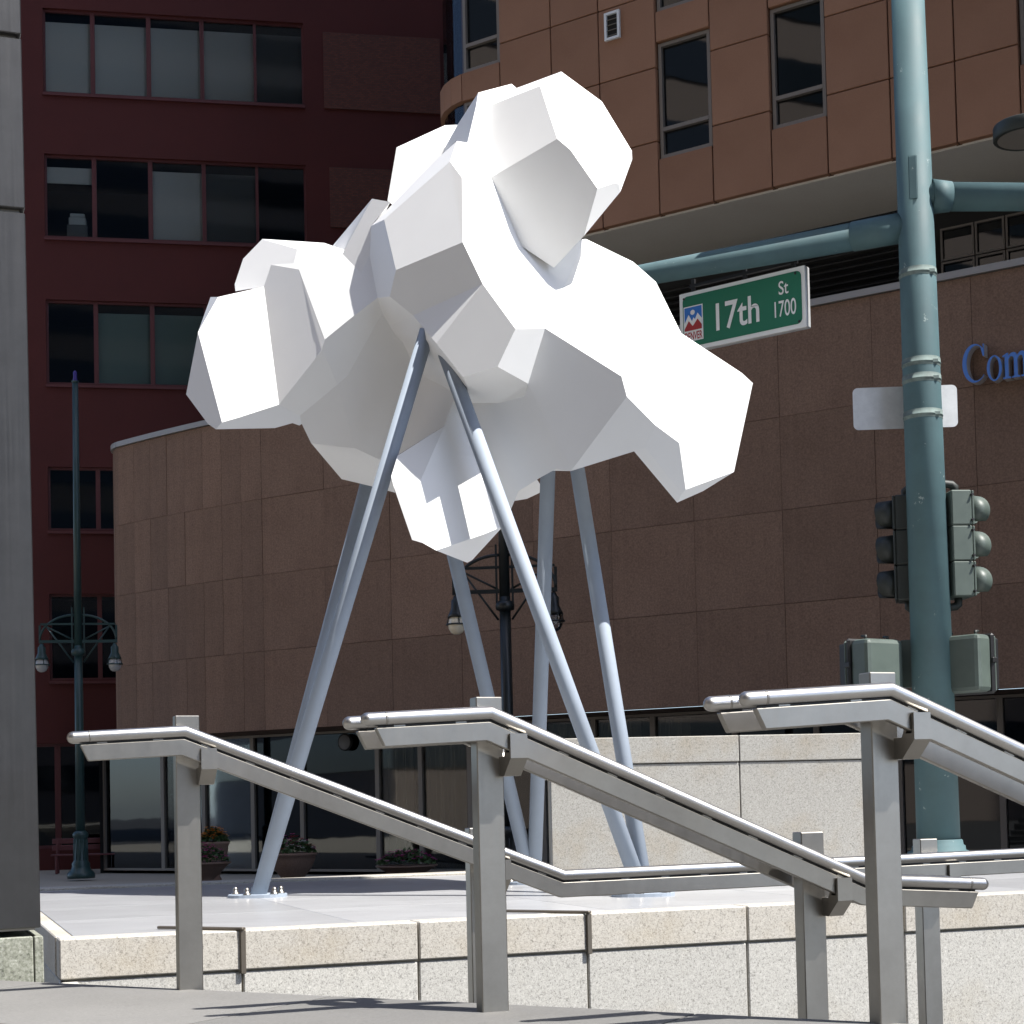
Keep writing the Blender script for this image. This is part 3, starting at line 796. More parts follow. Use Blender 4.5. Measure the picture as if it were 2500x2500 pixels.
# ------------------------------------------------------------------ planters and bench on the far pavement
def planter(px, py, Y, r, h, shape, label, seeds, cols_):
    c = P(px, py, Y); base = Vector((c.x, c.y, -.727))
    t = thing("flower_planter", base, label, "planter", "flower planters in front of the shop windows")
    b = MB()
    if shape == 'urn': prof = [(0, 0), (r * .50, 0), (r * .52, h * .06), (r * .40, h * .14), (r * .46, h * .2), (r * .78, h * .5), (r * .94, h * .78), (r * .97, h * .90), (r * 1.04, h * .93), (r * 1.04, h), (r * .93, h), (r * .9, h * .9), (0, h * .88)]
    else: prof = [(0, 0), (r * .36, 0), (r * .38, h * .1), (r * .30, h * .18), (r * .5, h * .4), (r * .86, h * .8), (r * .95, h * .9), (r * 1.02, h * .92), (r * 1.02, h), (r * .92, h), (r * .88, h * .9), (0, h * .88)]
    b.lathe(prof, base, 32); obj("bowl", b, M['planter'], t)
    rr = random.Random(seeds); f = MB(); fl = {k: MB() for k in cols_}
    for i in range(420):
        a = rr.uniform(0, 2 * math.pi); q = r * .98 * math.sqrt(rr.random()); hh = .05 + .24 * (1 - (q / r) ** 2) * rr.uniform(.5, 1.15)
        p = base + Vector((q * math.cos(a), q * math.sin(a), h * .93 + hh))
        u = Vector((rr.uniform(-1, 1), rr.uniform(-1, 1), rr.uniform(-.6, .8))).normalized(); v = u.cross(Vector((rr.uniform(-1, 1), rr.uniform(-1, 1), 1))).normalized()
        s = rr.uniform(.025, .05)
        f.quad(p - u * s * 1.5, p - v * s * .6, p + u * s * 1.5, p + v * s * .6)
        if i % 5 == 0:
            k = rr.choice(cols_); p = p + Vector((0, 0, .05)); s = rr.uniform(.025, .042)
            for w in range(5):
                d = Vector((math.cos(w * 1.257), math.sin(w * 1.257), .3)); e = Vector((-d.y, d.x, 0))
                fl[k].add([p, p + d * s - e * s * .5, p + d * s * 1.5, p + d * s + e * s * .5], [(0, 1, 2, 3)])
    props(obj("foliage", f, M['leaf'], t, fix=False), kind="stuff")
    for k in cols_: props(obj("blossom", fl[k], M[k], t, fix=False), kind="stuff")
    return t
planter(500, 2140, 29.5, .46, .42, 'bowl', "low planter bowl with pink flowers beside the left handrail post", 1, ['flower_pink', 'flower_pink'])
planter(715, 2140, 29.0, .42, .56, 'urn', "deep urn planter with white and dark red flowers beside the left leg", 2, ['flower_white', 'flower_red', 'flower_red', 'flower_pink'])
planter(993, 2125, 29.0, .54, .30, 'bowl', "wide shallow planter with purple pink flowers before the pale curtains", 3, ['flower_pink'])
# dark red bench by the wall of the maroon block
bc = P(225, 2115, 37.5); bc.z = -.752
bench = thing("bench", bc, "dark red bench against the maroon block behind the street lamp", "bench")
def bx(name, c, d, m, par): b = MB(); b.box(Vector(c), d, RB.u, RB.n, Z, .01); return obj(name, b, m, par)
for k in range(3): bx("seat_slat", bc + RB.n * (.1 + k * .13) + Z * .42, (1.75, .11, .04), M['maroon_frame'], bench)
for k in range(2): bx("back_slat", bc + RB.n * .02 + Z * (.58 + k * .15), (1.75, .04, .12), M['maroon_frame'], bench)
for sx_ in (-.75, .75):
    bx("leg", bc + RB.u * sx_ + RB.n * .38 + Z * .2, (.06, .06, .4), M['maroon_frame'], bench)
    bx("leg", bc + RB.u * sx_ + RB.n * .02 + Z * .38, (.06, .05, .76), M['maroon_frame'], bench)
# orange flowered pot close to the glazing
planter(520, 2075, 31.0, .30, .75, 'urn', "tall pot of orange flowers close to the shop glass", 5, ['flower_orange'])

# ------------------------------------------------------------------ traffic pole with its arms, street name sign and signals
PY = 15.5
pbase = P(2292, 2075, PY); ptop = P(2207, -260, PY)
pole = thing("traffic_pole", Vector((pbase.x, pbase.y, pbase.z)), "tall weathered teal traffic pole with two mast arms", "traffic pole")
def pax(py):
    t = (py + 260) / (2075 + 260); return ptop.lerp(pbase, t)
b = MB(); b.tube([pbase, ptop], .203, 32, r2=.150); obj("shaft", b, M['teal'], pole)
b = MB(); b.lathe([(.212, .10), (.222, .09), (.228, .05), (.245, .04), (.25, .0), (.29, -.015), (.295, -.06), (.295, -.9), (0, -.9)], pbase, 28); obj("base_flange", b, M['teal'], pole)
for py in (686, 905, 945, 1032):
    c = pax(py); rr_ = .150 + .053 * (py + 260) / 2335 + .002
    b = MB(); b.lathe([(rr_, -.035), (rr_ + .002, -.03), (rr_ + .002, -.004), (rr_ + .006, -.004), (rr_ + .006, .005), (rr_ + .002, .005), (rr_ + .002, .045), (rr_, .05)], c, 28, (ptop - pbase).normalized())
    b.box(c + Vector((.095, -rr_ * .86, 0)), (.05, .03, .03)); obj("clamp_band", b, M['patch'], pole)
# hand-hole cover
c = pax(460); b = MB(); b.box(c + Vector((-.055, -.162, 0)), (.08, .012, .42), Vector((1, -.30, 0)).normalized(), Vector((.30, 1, 0)).normalized(), Z, .008); obj("cover_plate", b, M['teal'], pole)
# long left arm, receding
A0 = pax(562); AD = Vector((-math.cos(R(30)), math.sin(R(30)), 0))
A1 = A0 + AD * 7.2 + Z * .10
b = MB(); b.tube([A0 + AD * .05, A1], .142, 24, r2=.065); b.tube([A0 + AD * .12, A0 + AD * .62 + Z * .008], .1455, 24, r2=.142); obj("mast_arm", b, M['teal'], pole)
B0 = pax(492); BD = Vector((1, .03, -.015)).normalized()
b = MB(); b.tube([B0, B0 + BD * 6.5], .138, 24, r2=.10); b.tube([B0 + BD * .15, B0 + BD * .34], .165, 24, r2=.142); obj("mast_arm", b, M['teal'], pole)

# green street name sign hung below the left arm
SP = Plane(A0 + AD * .7, R(-37))
a1, zt = SP.sz(1963, 650); _, zb = SP.sz(1972, 798); a0, _ = SP.sz(1657, 716)
sw_ = a1 - a0; sh = (zt - zb)
zt2 = (SP.sz(1963, 650)[1] + SP.sz(1657, 716)[1]) / 2; zb = zt2 - sh
sign = thing("street_name_sign", SP.pt((a0 + a1) / 2, zt2), "green street name sign hung under the left mast arm", "street sign")
b = MB(); b.box(SP.pt((a0 + a1) / 2, (zt2 + zb) / 2, -.07), (sw_ + .004, .09, sh + .004), SP.u, SP.n, Z, .01); obj("sign_box", b, M['alu'], sign)
def rrect(x0, y0, x1, y1, r, n=6):
    out = []
    for cx, cy, a in ((x1 - r, y1 - r, 0), (x0 + r, y1 - r, 90), (x0 + r, y0 + r, 180), (x1 - r, y0 + r, 270)):
        out += [(cx + r * math.cos(R(a + 90 * i / n)), cy + r * math.sin(R(a + 90 * i / n))) for i in range(n + 1)]
    return out
def flat(name, polys, m, off, par=None, x=0, y=0, th=.0012):
    return place_flat(name, curve_mesh(polys, th), m, par or sign, SP, a0 + x, zb + y, off)
flat("border", [[(0, 0), (sw_, 0), (sw_, sh), (0, sh)]], M['sign_white'], -.018, th=.006)
bd = sh * .065
panel = flat("panel", [rrect(bd, bd, sw_ - bd, sh - bd, sh * .09)], M['sign_green'], -.008)
def txt(s, x, y, h, wx, bold):
    me = text_mesh(s, 1.0, .0, bold)
    xs_ = [v.co.x for v in me.vertices]; ys_ = [v.co.y for v in me.vertices]
    k = h / (max(ys_) - min(ys_)) if s != "17th" else h / (max(ys_) - min(ys_))
    kx = wx / (max(xs_) - min(xs_)); x0 = min(xs_); y0 = min(ys_)
    for v in me.vertices: v.co.x = (v.co.x - x0) * kx; v.co.y = (v.co.y - y0) * k; v.co.z = v.co.z
    return place_flat("lettering", me, M['sign_white'], sign, SP, a0 + x, zb + y, -.003)
txt("17th", sw_ * .300, sh * .23, sh * .47, sw_ * .345, .013)
txt("St", sw_ * .80, sh * .60, sh * .225, sw_ * .075, .008)
txt("1700", sw_ * .765, sh * .235, sh * .27, sw_ * .165, .008)
# city emblem: white square, blue sky with white sun, white and red peaks, red lettering
lx, ly, lw, lh_ = sw_ * .035, sh * .155, sw_ * .158, sh * .60
flat("emblem_back", [[(0, 0), (lw, 0), (lw, lh_), (0, lh_)]], M['sign_white'], -.004, panel, lx, ly)
i0, i1 = lw * .05, lw * .95
flat("emblem_sky", [[(i0, lh_ * .30), (i1, lh_ * .30), (i1, lh_ * .965), (i0, lh_ * .965)]], M['sign_blue'], -.0015, panel, lx, ly)
flat("emblem_peaks", [[(i0, lh_ * .28), (i1, lh_ * .28), (i1, lh_ * .60), (lw * .74, lh_ * .77), (lw * .60, lh_ * .60), (lw * .52, lh_ * .66), (lw * .44, lh_ * .56), (lw * .27, lh_ * .76), (i0, lh_ * .52)]], M['sign_white'], .001, panel, lx, ly)
flat("emblem_sun", [ell(lw * .48, lh_ * .81, lw * .115, lw * .115, 0, 360, 24)[:-1]], M['sign_white'], .001, panel, lx, ly)
flat("emblem_red", [[(i0, lh_ * .30), (i1, lh_ * .30), (i1, lh_ * .42), (lw * .74, lh_ * .60), (lw * .52, lh_ * .44), (lw * .47, lh_ * .42), (lw * .28, lh_ * .58), (i0, lh_ * .36)]], M['sign_red'], .0035, panel, lx, ly)
me = text_mesh("DENVER", 1.0, .0, .02); xs_ = [v.co.x for v in me.vertices]; ys_ = [v.co.y for v in me.vertices]
for v in me.vertices: v.co.x = (v.co.x - min(xs_)) * lw * .92 / (max(xs_) - min(xs_)); v.co.y = (v.co.y - min(ys_)) * lh_ * .225 / (max(ys_) - min(ys_))
place_flat("emblem_lettering", me, M['sign_red'], sign, SP, a0 + lx + lw * .04, zb + ly + lh_ * .03, -.001)
for fx, fy in ((.93, .9), (.95, .10), (.04, .9)):
    b = MB(); c = SP.pt(a0 + sw_ * fx, zb + sh * fy, -.004); b.lathe([(0, .008), (.012, .006), (.014, 0)], c, 10, SP.n); obj("bolt", b, M['black'], sign)
for fx in (.10, .52, .90):
    b = MB(); c = SP.pt(a0 + sw_ * fx, zt2 + .07, -.06); b.box(c, (.04, .03, .15), SP.u, SP.n); obj("hanger", b, M['black'], sign)
b = MB(); b.box(SP.pt(a0 + sw_ * .5, zt2 + .075, -.06), (sw_ * .86, .035, .03), SP.u, SP.n); obj("hanger_rail", b, M['black'], sign)

# plain back of a sign plate strapped behind the pole
c1, c2 = P(2081, 945, PY + .24), P(2336, 1050, PY + .24)
cz = (P(2208, 943, PY + .24).z + P(2208, 1050, PY + .24).z) / 2; hh = .41
plate = thing("sign_plate", Vector(((c1.x + c2.x) / 2, PY + .24, cz)), "bare metal back of a sign plate strapped behind the teal pole", "sign")
pp = Plane(Vector((c1.x, PY + .24, 0)), R(-3))
me = curve_mesh([rrect(0, 0, c2.x - c1.x, hh, .05)], .003); place_flat("plate", me, M['alu'], plate, pp, 0, cz - hh / 2 + .0, 0)

# vehicle signals pointing left and right
def signal(center, dirx, dark, label):
    """three-lens head whose lenses look along dirx (unit, horizontal); center of housing"""
    t = thing("traffic_signal", center - Z * .55, label, "traffic signal", "traffic signals on the pole")
    m = M['signal_dark'] if dark else M['signal']  # the dark head's paint stands in for the pole's shadow
    d = Vector(dirx).normalized(); s = Vector((-d.y, d.x, 0))
    b = MB()
    for k in (-1, 0, 1): b.box(center + Z * (k * .338), (.20, .34, .334), d, s, Z, .012)
    hs = obj("housing", b, m, t)
    for k in (-1, 0, 1):
        b = MB(); b.box(center + Z * (k * .338) + d * .112, (.022, .335, .325), d, s, Z, .006); obj("door", b, m, t)
        cc = center + Z * (k * .338) + d * .122
        v = MB(); n = 20; vs = []; fs = []
        for i in range(n + 1):
            a = R(-58 + 296 * i / n)
            o = s * math.cos(a) * .145 + Z * math.sin(a) * .145
            Lv = .17 * (.42 + .58 * abs(math.cos(a - .25)) ** .7)
            vs += [cc + o, cc + o * .93 + d * Lv - Z * .02 * 0]
        for i in range(n): fs.append((2 * i, 2 * i + 2, 2 * i + 3, 2 * i + 1))
        v.add(vs, fs, True)
        vis = obj("visor", v, m, t, fix=False)
        sm = vis.modifiers.new("thickness", 'SOLIDIFY'); sm.thickness = .006
        b = MB(); b.lathe([(0, .035), (.07, .028), (.125, .004), (.13, 0)], cc, 20, d); obj("lens", b, M['black'], t)
        for sz_ in (-.12, .12):
            b = MB(); b.tube([cc - s * .168 + Z * sz_ - d * .03, cc - s * .195 + Z * sz_ - d * .02], .012, 8); obj("hinge", b, M['black'], t)
    for sg in (-1, 1):
        b = MB(); q = center + Z * sg * .51
        b.tube([q - Z * sg * .02, q + Z * sg * .05, q + Z * sg * .075 - d * .03, q + Z * sg * .085 - d * .12, q + Z * sg * .085 - d * .34], .038, 12)
        obj("bracket_pipe", b, M['signal_dark'], t)
    return t
c = P(2336, 1330, PY); signal(Vector((c.x + .01, PY + .05, c.z)), (1, .10, 0), False, "grey green traffic signal on the right of the pole, its hoods pointing right")
c = P(2193, 1334, PY); signal(Vector((c.x + .13, PY + .20, c.z)), (-1, .25, 0), True, "traffic signal toned as if in shadow, tucked behind the pole's left, hoods pointing left")

# pedestrian signals seen from behind
def ped(center, fwd, w, dp, h, label):
    f = Vector(fwd).normalized(); s = Vector((-f.y, f.x, 0))
    t = thing("pedestrian_signal", center - Z * h / 2, label, "pedestrian signal", "pedestrian signals on the pole")
    b = MB(); b.box(center, (dp, w, h), f, s, Z, .045); obj("case", b, M['signal'], t)
    b = MB(); b.box(center + f * (dp / 2 + .022), (.05, w + .03, h + .03), f, s, Z, .02); obj("gasket", b, M['black'], t)
    b = MB(); b.box(center + f * (dp / 2 + .07), (.05, w + .0, h + .0), f, s, Z, .02); obj("door", b, M['signal'], t)
    b = MB(); b.box(center + f * (dp / 2 + .13), (.08, w * .9, h * .9), f, s, Z, .01); obj("hood", b, M['black'], t)
    for k in (-1, 1):
        b = MB(); b.tube([center + Z * (h / 2 - .01) + s * k * w * .3, center + Z * (h / 2 + .03) + s * k * w * .3, center + Z * (h / 2 + .035) + s * k * w * .3 + f * .05], .016, 8, r2=.012)
        obj("latch", b, M['signal_dark'], t)
        b = MB(); b.box(center + f * (dp / 2 + .02) - s * (w / 2 + .012) * k + Z * .03, (.07, .03, .05), f, s, Z, .006); obj("clasp", b, M['black'], t)
    return t
c = P(2142, 1630, PY - .05); ped(Vector((c.x, PY - .05, c.z)), (-.55, .83, 0), .48, .23, .53, "grey green pedestrian signal case left of the pole, behind the right handrail post")
c = P(2352, 1622, PY - .1); ped(Vector((c.x, PY - .1, c.z)), (.72, .70, 0), .46, .24, .54, "grey green pedestrian signal case right of the pole, black gasket on its right")
for px, w in ((2222, .10), (2290, .10)):
    pass
b = MB(); q = pax(1625); b.box(q + Vector((-.17, .16, 0)), (.16, .06, .46), Vector((.86, -.5, 0)), Vector((.5, .86, 0)), Z, .006); b.box(q + Vector((.17, .14, 0)), (.15, .05, .46), Vector((.86, .5, 0)), Vector((-.5, .86, 0)), Z, .006)
obj("signal_bracket", b, M['signal'], pole)

# round luminaire entering the frame at the right, on its own pole outside it
lc = P(2506, 323, 15.9)
lum = thing("street_light", Vector((lc.x + 2.4, 15.9, -.75)), "grey drum street light at the right edge above the mast arm", "street light")
b = MB(); b.lathe([(0, .085), (.26, .08), (.315, .07), (.32, .06), (.32, -.055), (.31, -.065), (.28, -.065), (.28, -.06)], lc, 32); obj("drum", b, M['signal_dark'], lum)
b = MB(); b.lathe([(.285, -.062), (.2, -.066), (0, -.068)], lc, 28); obj("lens", b, M['frame_grey'], lum)
b = MB(); b.lathe([(0, .12), (.03, .115), (.035, .08)], lc + Vector((-.05, 0, 0)), 12); obj("sensor", b, M['sign_white'], lum)
b = MB(); b.tube([lc + Vector((.3, 0, 0)), lc + Vector((2.4, 0, 0))], .04, 12); obj("arm", b, M['signal_dark'], lum)
b = MB(); b.tube([Vector((lc.x + 2.4, 15.9, -.75)), Vector((lc.x + 2.4, 15.9, lc.z + .3))], .09, 16); obj("shaft", b, M['signal_dark'], lum)

# ------------------------------------------------------------------ dark metal pillar at the left edge
pr = P(101, 2279, 6.6)
PW = 1.2
QU = Vector((math.cos(R(21)), math.sin(R(21)), 0)); QV = Vector((-QU.y, QU.x, 0))
def pilc(w, inset, z, dep=.9): 
    q = Vector((pr.x, pr.y, 0)) - QU * (inset + w / 2) + QV * (dep / 2); return Vector((q.x, q.y, z))
pil = thing("pillar", pilc(1.2, 0, 0), "dark brushed metal pillar on a speckled granite foot at the left edge", "pillar")
pil.rotation_euler = (0, R(-.62), 0)
pz = [pr.z + .006, P(70, 519, 6.6).z, P(62, 93, 6.6).z, P(60, -330, 6.6).z]
for z0, z1 in zip(pz, pz[1:]):
    b = MB(); c = pilc(1.2, 0, (z0 + z1) / 2); b.box(c, (1.2, .9, z1 - z0 - .020), QU, QV, Z, .004); obj("metal_panel", b, M['dark_metal'], pil, loc=c)
b = MB(); c = pilc(1.16, .02, (pz[0] + pz[-1]) / 2); b.box(c + QV * .012, (1.16, .86, pz[-1] - pz[0]), QU, QV); obj("core", b, M['steel'], pil)
fz = pr.z - .012
b = MB(); c = pilc(1.3, .032, fz / 2 - .02); b.box(c - QV * .004, (1.3, .91, fz + .03), QU, QV, Z, .004); obj("foot_stone", b, M['dark_granite'], pil, loc=c)
b = MB(); c = pilc(.036, -.008, fz / 2 - .02); b.box(c - QV * .004, (.036, .91, fz + .03), QU, QV, Z, .004); obj("foot_stone", b, M['dark_granite'], pil, loc=c)

# ------------------------------------------------------------------ handrails
RA = R(21)
RU = Vector((math.cos(RA), math.sin(RA), 0)); RV = Vector((-RU.y, RU.x, 0))   # RV points away from the viewer
def rail_run(name, pts, par, capL=True, capR=False):
    pts = [Vector(p) for p in pts]
    r = .0212
    b = MB(); b.tube(pts, r, 24, caps=False)
    for e, o_, do in ((pts[0], pts[1], capL), (pts[-1], pts[-2], capR)):
        if do:
            d = (e - o_).normalized(); b.lathe([(r * math.cos(t), r * math.sin(t)) for t in [i * math.pi / 2 / 6 for i in range(7)]], e, 20, d)
    rl = obj(name, b, M['rail_steel'], par)
    for e, o_ in ((pts[0], pts[1]), (pts[-1], pts[-2])):
        d = (o_ - e).normalized(); cb_ = MB()
        cb_.lathe([(r - .002, -.004), (r + .0009, -.003), (r + .0009, .003), (r - .002, .004)], e + d * .055, 24, d); obj("collar", cb_, M['steel'], rl)
    # flat bar hung below the tube, mitred at the bends
    ht, th, gap = .058, .024, .0045
    n = RV
    tops = []
    for i, p in enumerate(pts):
        if i == 0: d = (pts[1] - pts[0]).normalized(); nn = d.cross(n).normalized()
        elif i == len(pts) - 1: d = (pts[-1] - pts[-2]).normalized(); nn = d.cross(n).normalized()
        else:
            d1 = (pts[i] - pts[i - 1]).normalized(); d2 = (pts[i + 1] - pts[i]).normalized()
            n1 = d1.cross(n).normalized(); n2 = d2.cross(n).normalized(); nn = (n1 + n2) / (1 + n1.dot(n2))
        if nn.z > 0: nn = -nn
        tops.append((p, nn))
    b = MB(); k = len(pts); vs = []
    dL = (pts[1] - pts[0]).normalized(); dR = (pts[-1] - pts[-2]).normalized()
    for i, (p, nn) in enumerate(tops):
        e0 = p.copy(); e1 = p.copy()
        sl0 = sl1 = Vector((0, 0, 0))
        if i == 0: sl0 = dL * .02; sl1 = dL * .045
        if i == k - 1 and capR: sl0 = -dR * .02; sl1 = -dR * .045
        for w in (-th / 2, th / 2):
            vs.append(p + nn * (r + gap) + sl0 + n * w); vs.append(p + nn * (r + gap + ht) + sl1 + n * w)
    fs = []
    for i in range(k - 1):
        a = 4 * i; c = 4 * (i + 1)
        fs += [(a, c, c + 1, a + 1), (a + 2, a + 3, c + 3, c + 2), (a, a + 2, c + 2, c), (a + 1, c + 1, c + 3, a + 3)]
    fs += [(0, 1, 3, 2), (4 * (k - 1), 4 * (k - 1) + 2, 4 * (k - 1) + 3, 4 * (k - 1) + 1)]
    b.add(vs, fs)
    flat_bar = obj("flat_bar", b, M['steel'], par)
    bm = bmesh.new(); bm.from_mesh(flat_bar.data); bmesh.ops.bevel(bm, geom=list(bm.edges), offset=.003, segments=1, affect='EDGES'); bm.to_mesh(flat_bar.data); bm.free()
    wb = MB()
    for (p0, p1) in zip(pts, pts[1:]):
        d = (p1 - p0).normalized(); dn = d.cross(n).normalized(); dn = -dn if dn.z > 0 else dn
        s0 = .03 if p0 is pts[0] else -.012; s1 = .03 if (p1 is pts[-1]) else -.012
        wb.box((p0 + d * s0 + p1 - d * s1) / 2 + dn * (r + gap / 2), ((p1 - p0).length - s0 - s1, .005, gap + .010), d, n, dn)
    props(obj("gap_shade_strip", wb, M['black'], par), kind="stuff")  # black strip paints the shade in the gap between tube and bar
    # short welded spacers between tube and bar
    for (p0, p1) in zip(pts, pts[1:]):
        L_ = (p1 - p0).length; d = (p1 - p0).normalized(); dn = d.cross(n).normalized(); dn = -dn if dn.z > 0 else dn
        m_ = max(1, int(L_ / .16))
        for i in range(m_):
            q = p0 + d * (L_ * (i + .5) / m_) + dn * (r + gap / 2 - .002)
            bb = MB(); bb.box(q, (.035, .008, gap + .008), d, n, dn); obj("spacer", bb, M['steel'], par)
    return rl
def post(center, top, bottom, par):
    b = MB(); b.box(Vector((center.x, center.y, (top + bottom) / 2)), (.086, .058, top - bottom), RU, RV, Z, .003)
    return obj("post", b, M['steel'], par)
def bracket(center, zt, par, front=True, back=False, slope=0.0):
    """arm across the post; its upturned end cradles the flat bar"""
    b = MB(); t = .055; c0 = Vector((center.x, center.y, 0))
    def q(v, z, w): return c0 + RV * v + RU * w + Z * z
    for sgn, do in ((-1, front), (1, back)):
        if not do: continue
        poly = [(.02, zt - .115), (.02, zt - .055), (.066, zt - .055), (.074, zt - .04), (.082, zt - .003), (.086, zt - .003), (.086, zt - .045), (.114, zt - .045), (.114, zt + .012), (.126, zt + .012), (.126, zt - .062), (.066, zt - .115)]
        b.prism([q(sgn * v, z, .030) for v, z in poly], RU * t)
    return obj("bracket", b, M['steel'], par)
class RP:
    def __init__(s, px, py, Y):
        s.c = P(px, py, Y); s.pl = Plane(s.c, RA); s.fr = Plane(s.c - RV * .1, RA); s.bk = Plane(s.c + RV * .1, RA)
def build_rail(name_label, ref, front_px, posts, double, ext=None, capR=False, endcap=None):
    t = thing("handrail", Vector((ref.c.x, ref.c.y, 0)), name_label, "handrail", "stainless handrails on the steps")
    pts = [ref.fr.at(*p) for p in front_px]
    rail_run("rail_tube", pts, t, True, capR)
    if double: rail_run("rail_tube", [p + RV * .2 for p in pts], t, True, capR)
    def rz(a):
        ss_ = [(p - ref.fr.o).dot(RU) for p in pts]
        for i in range(len(pts) - 1):
            if ss_[i] <= a <= ss_[i + 1]:
                f = (a - ss_[i]) / (ss_[i + 1] - ss_[i]); return pts[i].z + (pts[i + 1].z - pts[i].z) * f
        return pts[-1].z
    for px, top_py, foot in posts:
        c = ref.pl.at(px, top_py); a = (c - ref.pl.o).dot(RU)
        post(c, c.z, foot, t)
        bracket(c, rz(a + .05) - .0212 - .011 - .012, t, True, double)
    return t
rA = RP(453, 1748, 5.85)
build_rail("single stainless handrail, leftmost of three, running behind the middle handrail's post", rA,
           [(178, 1801), (452, 1786), (1375, 2137), (2216, 2097), (2560, 2079)], [(454, 1748, .005), (1166, 2021, -.90), (2258, 2048, -.92)], False)
rB = RP(1190, 1703, 5.05)
build_rail("double stainless handrail in the middle, its level end reaching left of the post", rB,
           [(897, 1757), (1197, 1741), (2112, 2148), (2398, 2158)], [(1186, 1703, .005), (1972, 2031, -.92)], True, capR=True)
rC = RP(2145, 1643, 4.6)
build_rail("double stainless handrail on the right, highest and nearest the teal pole", rC,
           [(1822, 1707), (2172, 1684), (3060, 2100), (3300, 2110)], [(2141, 1643, .005), (2960, 1990, -.92)], True, capR=True)

# ------------------------------------------------------------------ the white faceted cloud on blue-grey legs
CV = [[-0.105,12.124,5.874],[0.315,11.878,5.922],[0.425,11.661,5.435],[-0.061,11.928,5.265],[-0.172,12.034,5.512],[0.484,12.139,6.144],[0.788,12.193,5.931],[0.993,12.041,5.485],[0.91,11.855,5.284],[0.87,11.732,5.119],[0.834,11.705,5.12],[0.806,11.765,5.251],[0.518,11.643,5.344],[0.703,11.6,5.04],[0.995,12.057,5.428],[0.88,11.772,5.079],[0.603,11.696,4.732],[0.384,11.826,4.546],[0.151,11.896,4.736],[0.15,12.616,6.236],[-0.143,12.058,5.962],[0.112,12.542,6.238],[-0.23,11.939,5.534],[-0.162,12.024,5.843],[-0.134,11.297,4.272],[-0.267,11.339,4.582],[-0.268,11.626,5.152],[-0.355,11.699,5.302],[-0.305,11.86,5.516],[0.657,12.469,4.976],[0.299,11.444,3.99],[0.088,11.21,3.922],[1.008,12.359,4.752],[1.163,12.217,4.548],[1.292,11.76,4.024],[0.816,11.26,3.587],[1.768,12.042,3.793],[1.227,11.479,3.16],[1.056,11.381,3.265],[0.85,11.261,3.445],[1.863,12.156,3.746],[1.692,12.08,3.064],[1.281,11.631,2.855],[1.437,11.89,2.891],[1.222,11.68,2.772],[1.257,11.643,2.831],[0.986,11.442,3.123],[0.905,11.447,3.1],[0.457,11.448,2.971],[0.171,11.519,3.617],[-0.042,11.242,3.669],[-0.285,11.347,3.629],[-0.47,11.421,3.892],[0.146,11.558,3.536],[-0.041,11.647,3.512],[-0.245,11.725,3.539],[-0.265,11.447,3.604],[-0.643,11.663,4.168],[-0.763,11.705,4.516],[-0.817,11.771,4.343],[-0.862,11.999,4.994],[-0.978,12.227,5.03],[-0.444,11.996,5.456],[-0.922,11.965,4.396],[-0.964,12.105,4.641],[-0.989,12.177,4.78],[-0.326,12.309,5.699],[-0.466,12.67,5.722],[-0.311,12.401,5.867],[-0.84,12.042,4.204],[-0.686,12.065,3.956],[-0.744,12.044,4.083],[-0.797,12.05,4.128],[-0.345,11.712,3.605],[-0.582,11.968,3.797],[-0.891,12.019,4.299],[-1.138,12.012,4.253],[-1.175,12.176,3.872],[-1.255,12.199,3.814],[-1.292,12.139,3.923],[-1.325,12.057,4.122],[-1.351,12.073,4.043],[-1.553,12.325,3.619],[-1.703,12.269,3.693],[-1.133,12.288,3.35],[-1.479,12.369,3.417],[-1.544,12.348,3.56],[-0.932,12.286,3.251],[-0.441,11.805,3.394],[-0.809,12.17,3.266],[-0.88,12.445,3.162],[-0.863,12.621,3.069],[-1.019,12.636,3.12],[-1.283,12.682,3.197],[-0.434,11.646,3.357],[-0.77,11.594,3.14],[-0.816,11.544,2.981],[-0.795,11.515,2.896],[-0.635,11.499,2.872],[-0.35,11.649,3.143],[-0.595,11.462,2.487],[-0.505,11.49,2.437],[-0.164,11.645,2.571],[-0.167,11.717,3.144],[-0.03,11.701,2.633],[0.353,11.495,2.997],[0.248,11.547,2.952],[0.086,11.629,2.872],[0.059,11.647,2.811],[0.028,11.666,2.747],[-0.672,11.47,2.513],[-0.257,11.726,2.399],[-0.293,11.716,2.378],[-1.588,12.62,5.001],[-1.21,12.356,4.865],[-1.057,12.17,4.653],[-1.563,12.5,4.799],[-1.81,12.729,4.918],[-1.613,12.574,4.872],[-1.915,12.992,5.217],[-1.385,12.689,5.068],[-1.2,12.381,4.903],[-2.081,13.051,5.08],[-2.142,12.985,4.852],[-2.129,12.937,4.78],[-1.868,12.716,4.741],[-0.973,12.303,5.267],[-0.824,12.159,5.185],[-0.811,12.807,5.863],[-0.432,13.076,6.146],[-0.301,13.019,6.125],[-0.31,12.537,5.746],[-0.376,12.517,5.607],[-0.801,12.598,5.292],[-0.881,12.667,5.384],[-2.229,12.705,4.663],[-2.004,12.252,3.597],[-2.132,12.242,3.56],[-2.367,12.585,4.352],[-2.388,13.268,4.842],[-2.183,12.262,3.514],[-2.257,12.347,3.576],[-2.466,12.583,3.867],[-1.563,12.352,3.549],[-1.613,12.336,3.565],[-1.746,12.328,3.528],[0.061,12.859,3.136],[0.23,12.805,3.203],[0.278,12.881,3.145],[0.278,12.925,3.107],[0.16,12.962,3.061],[0.042,12.965,3.045]]
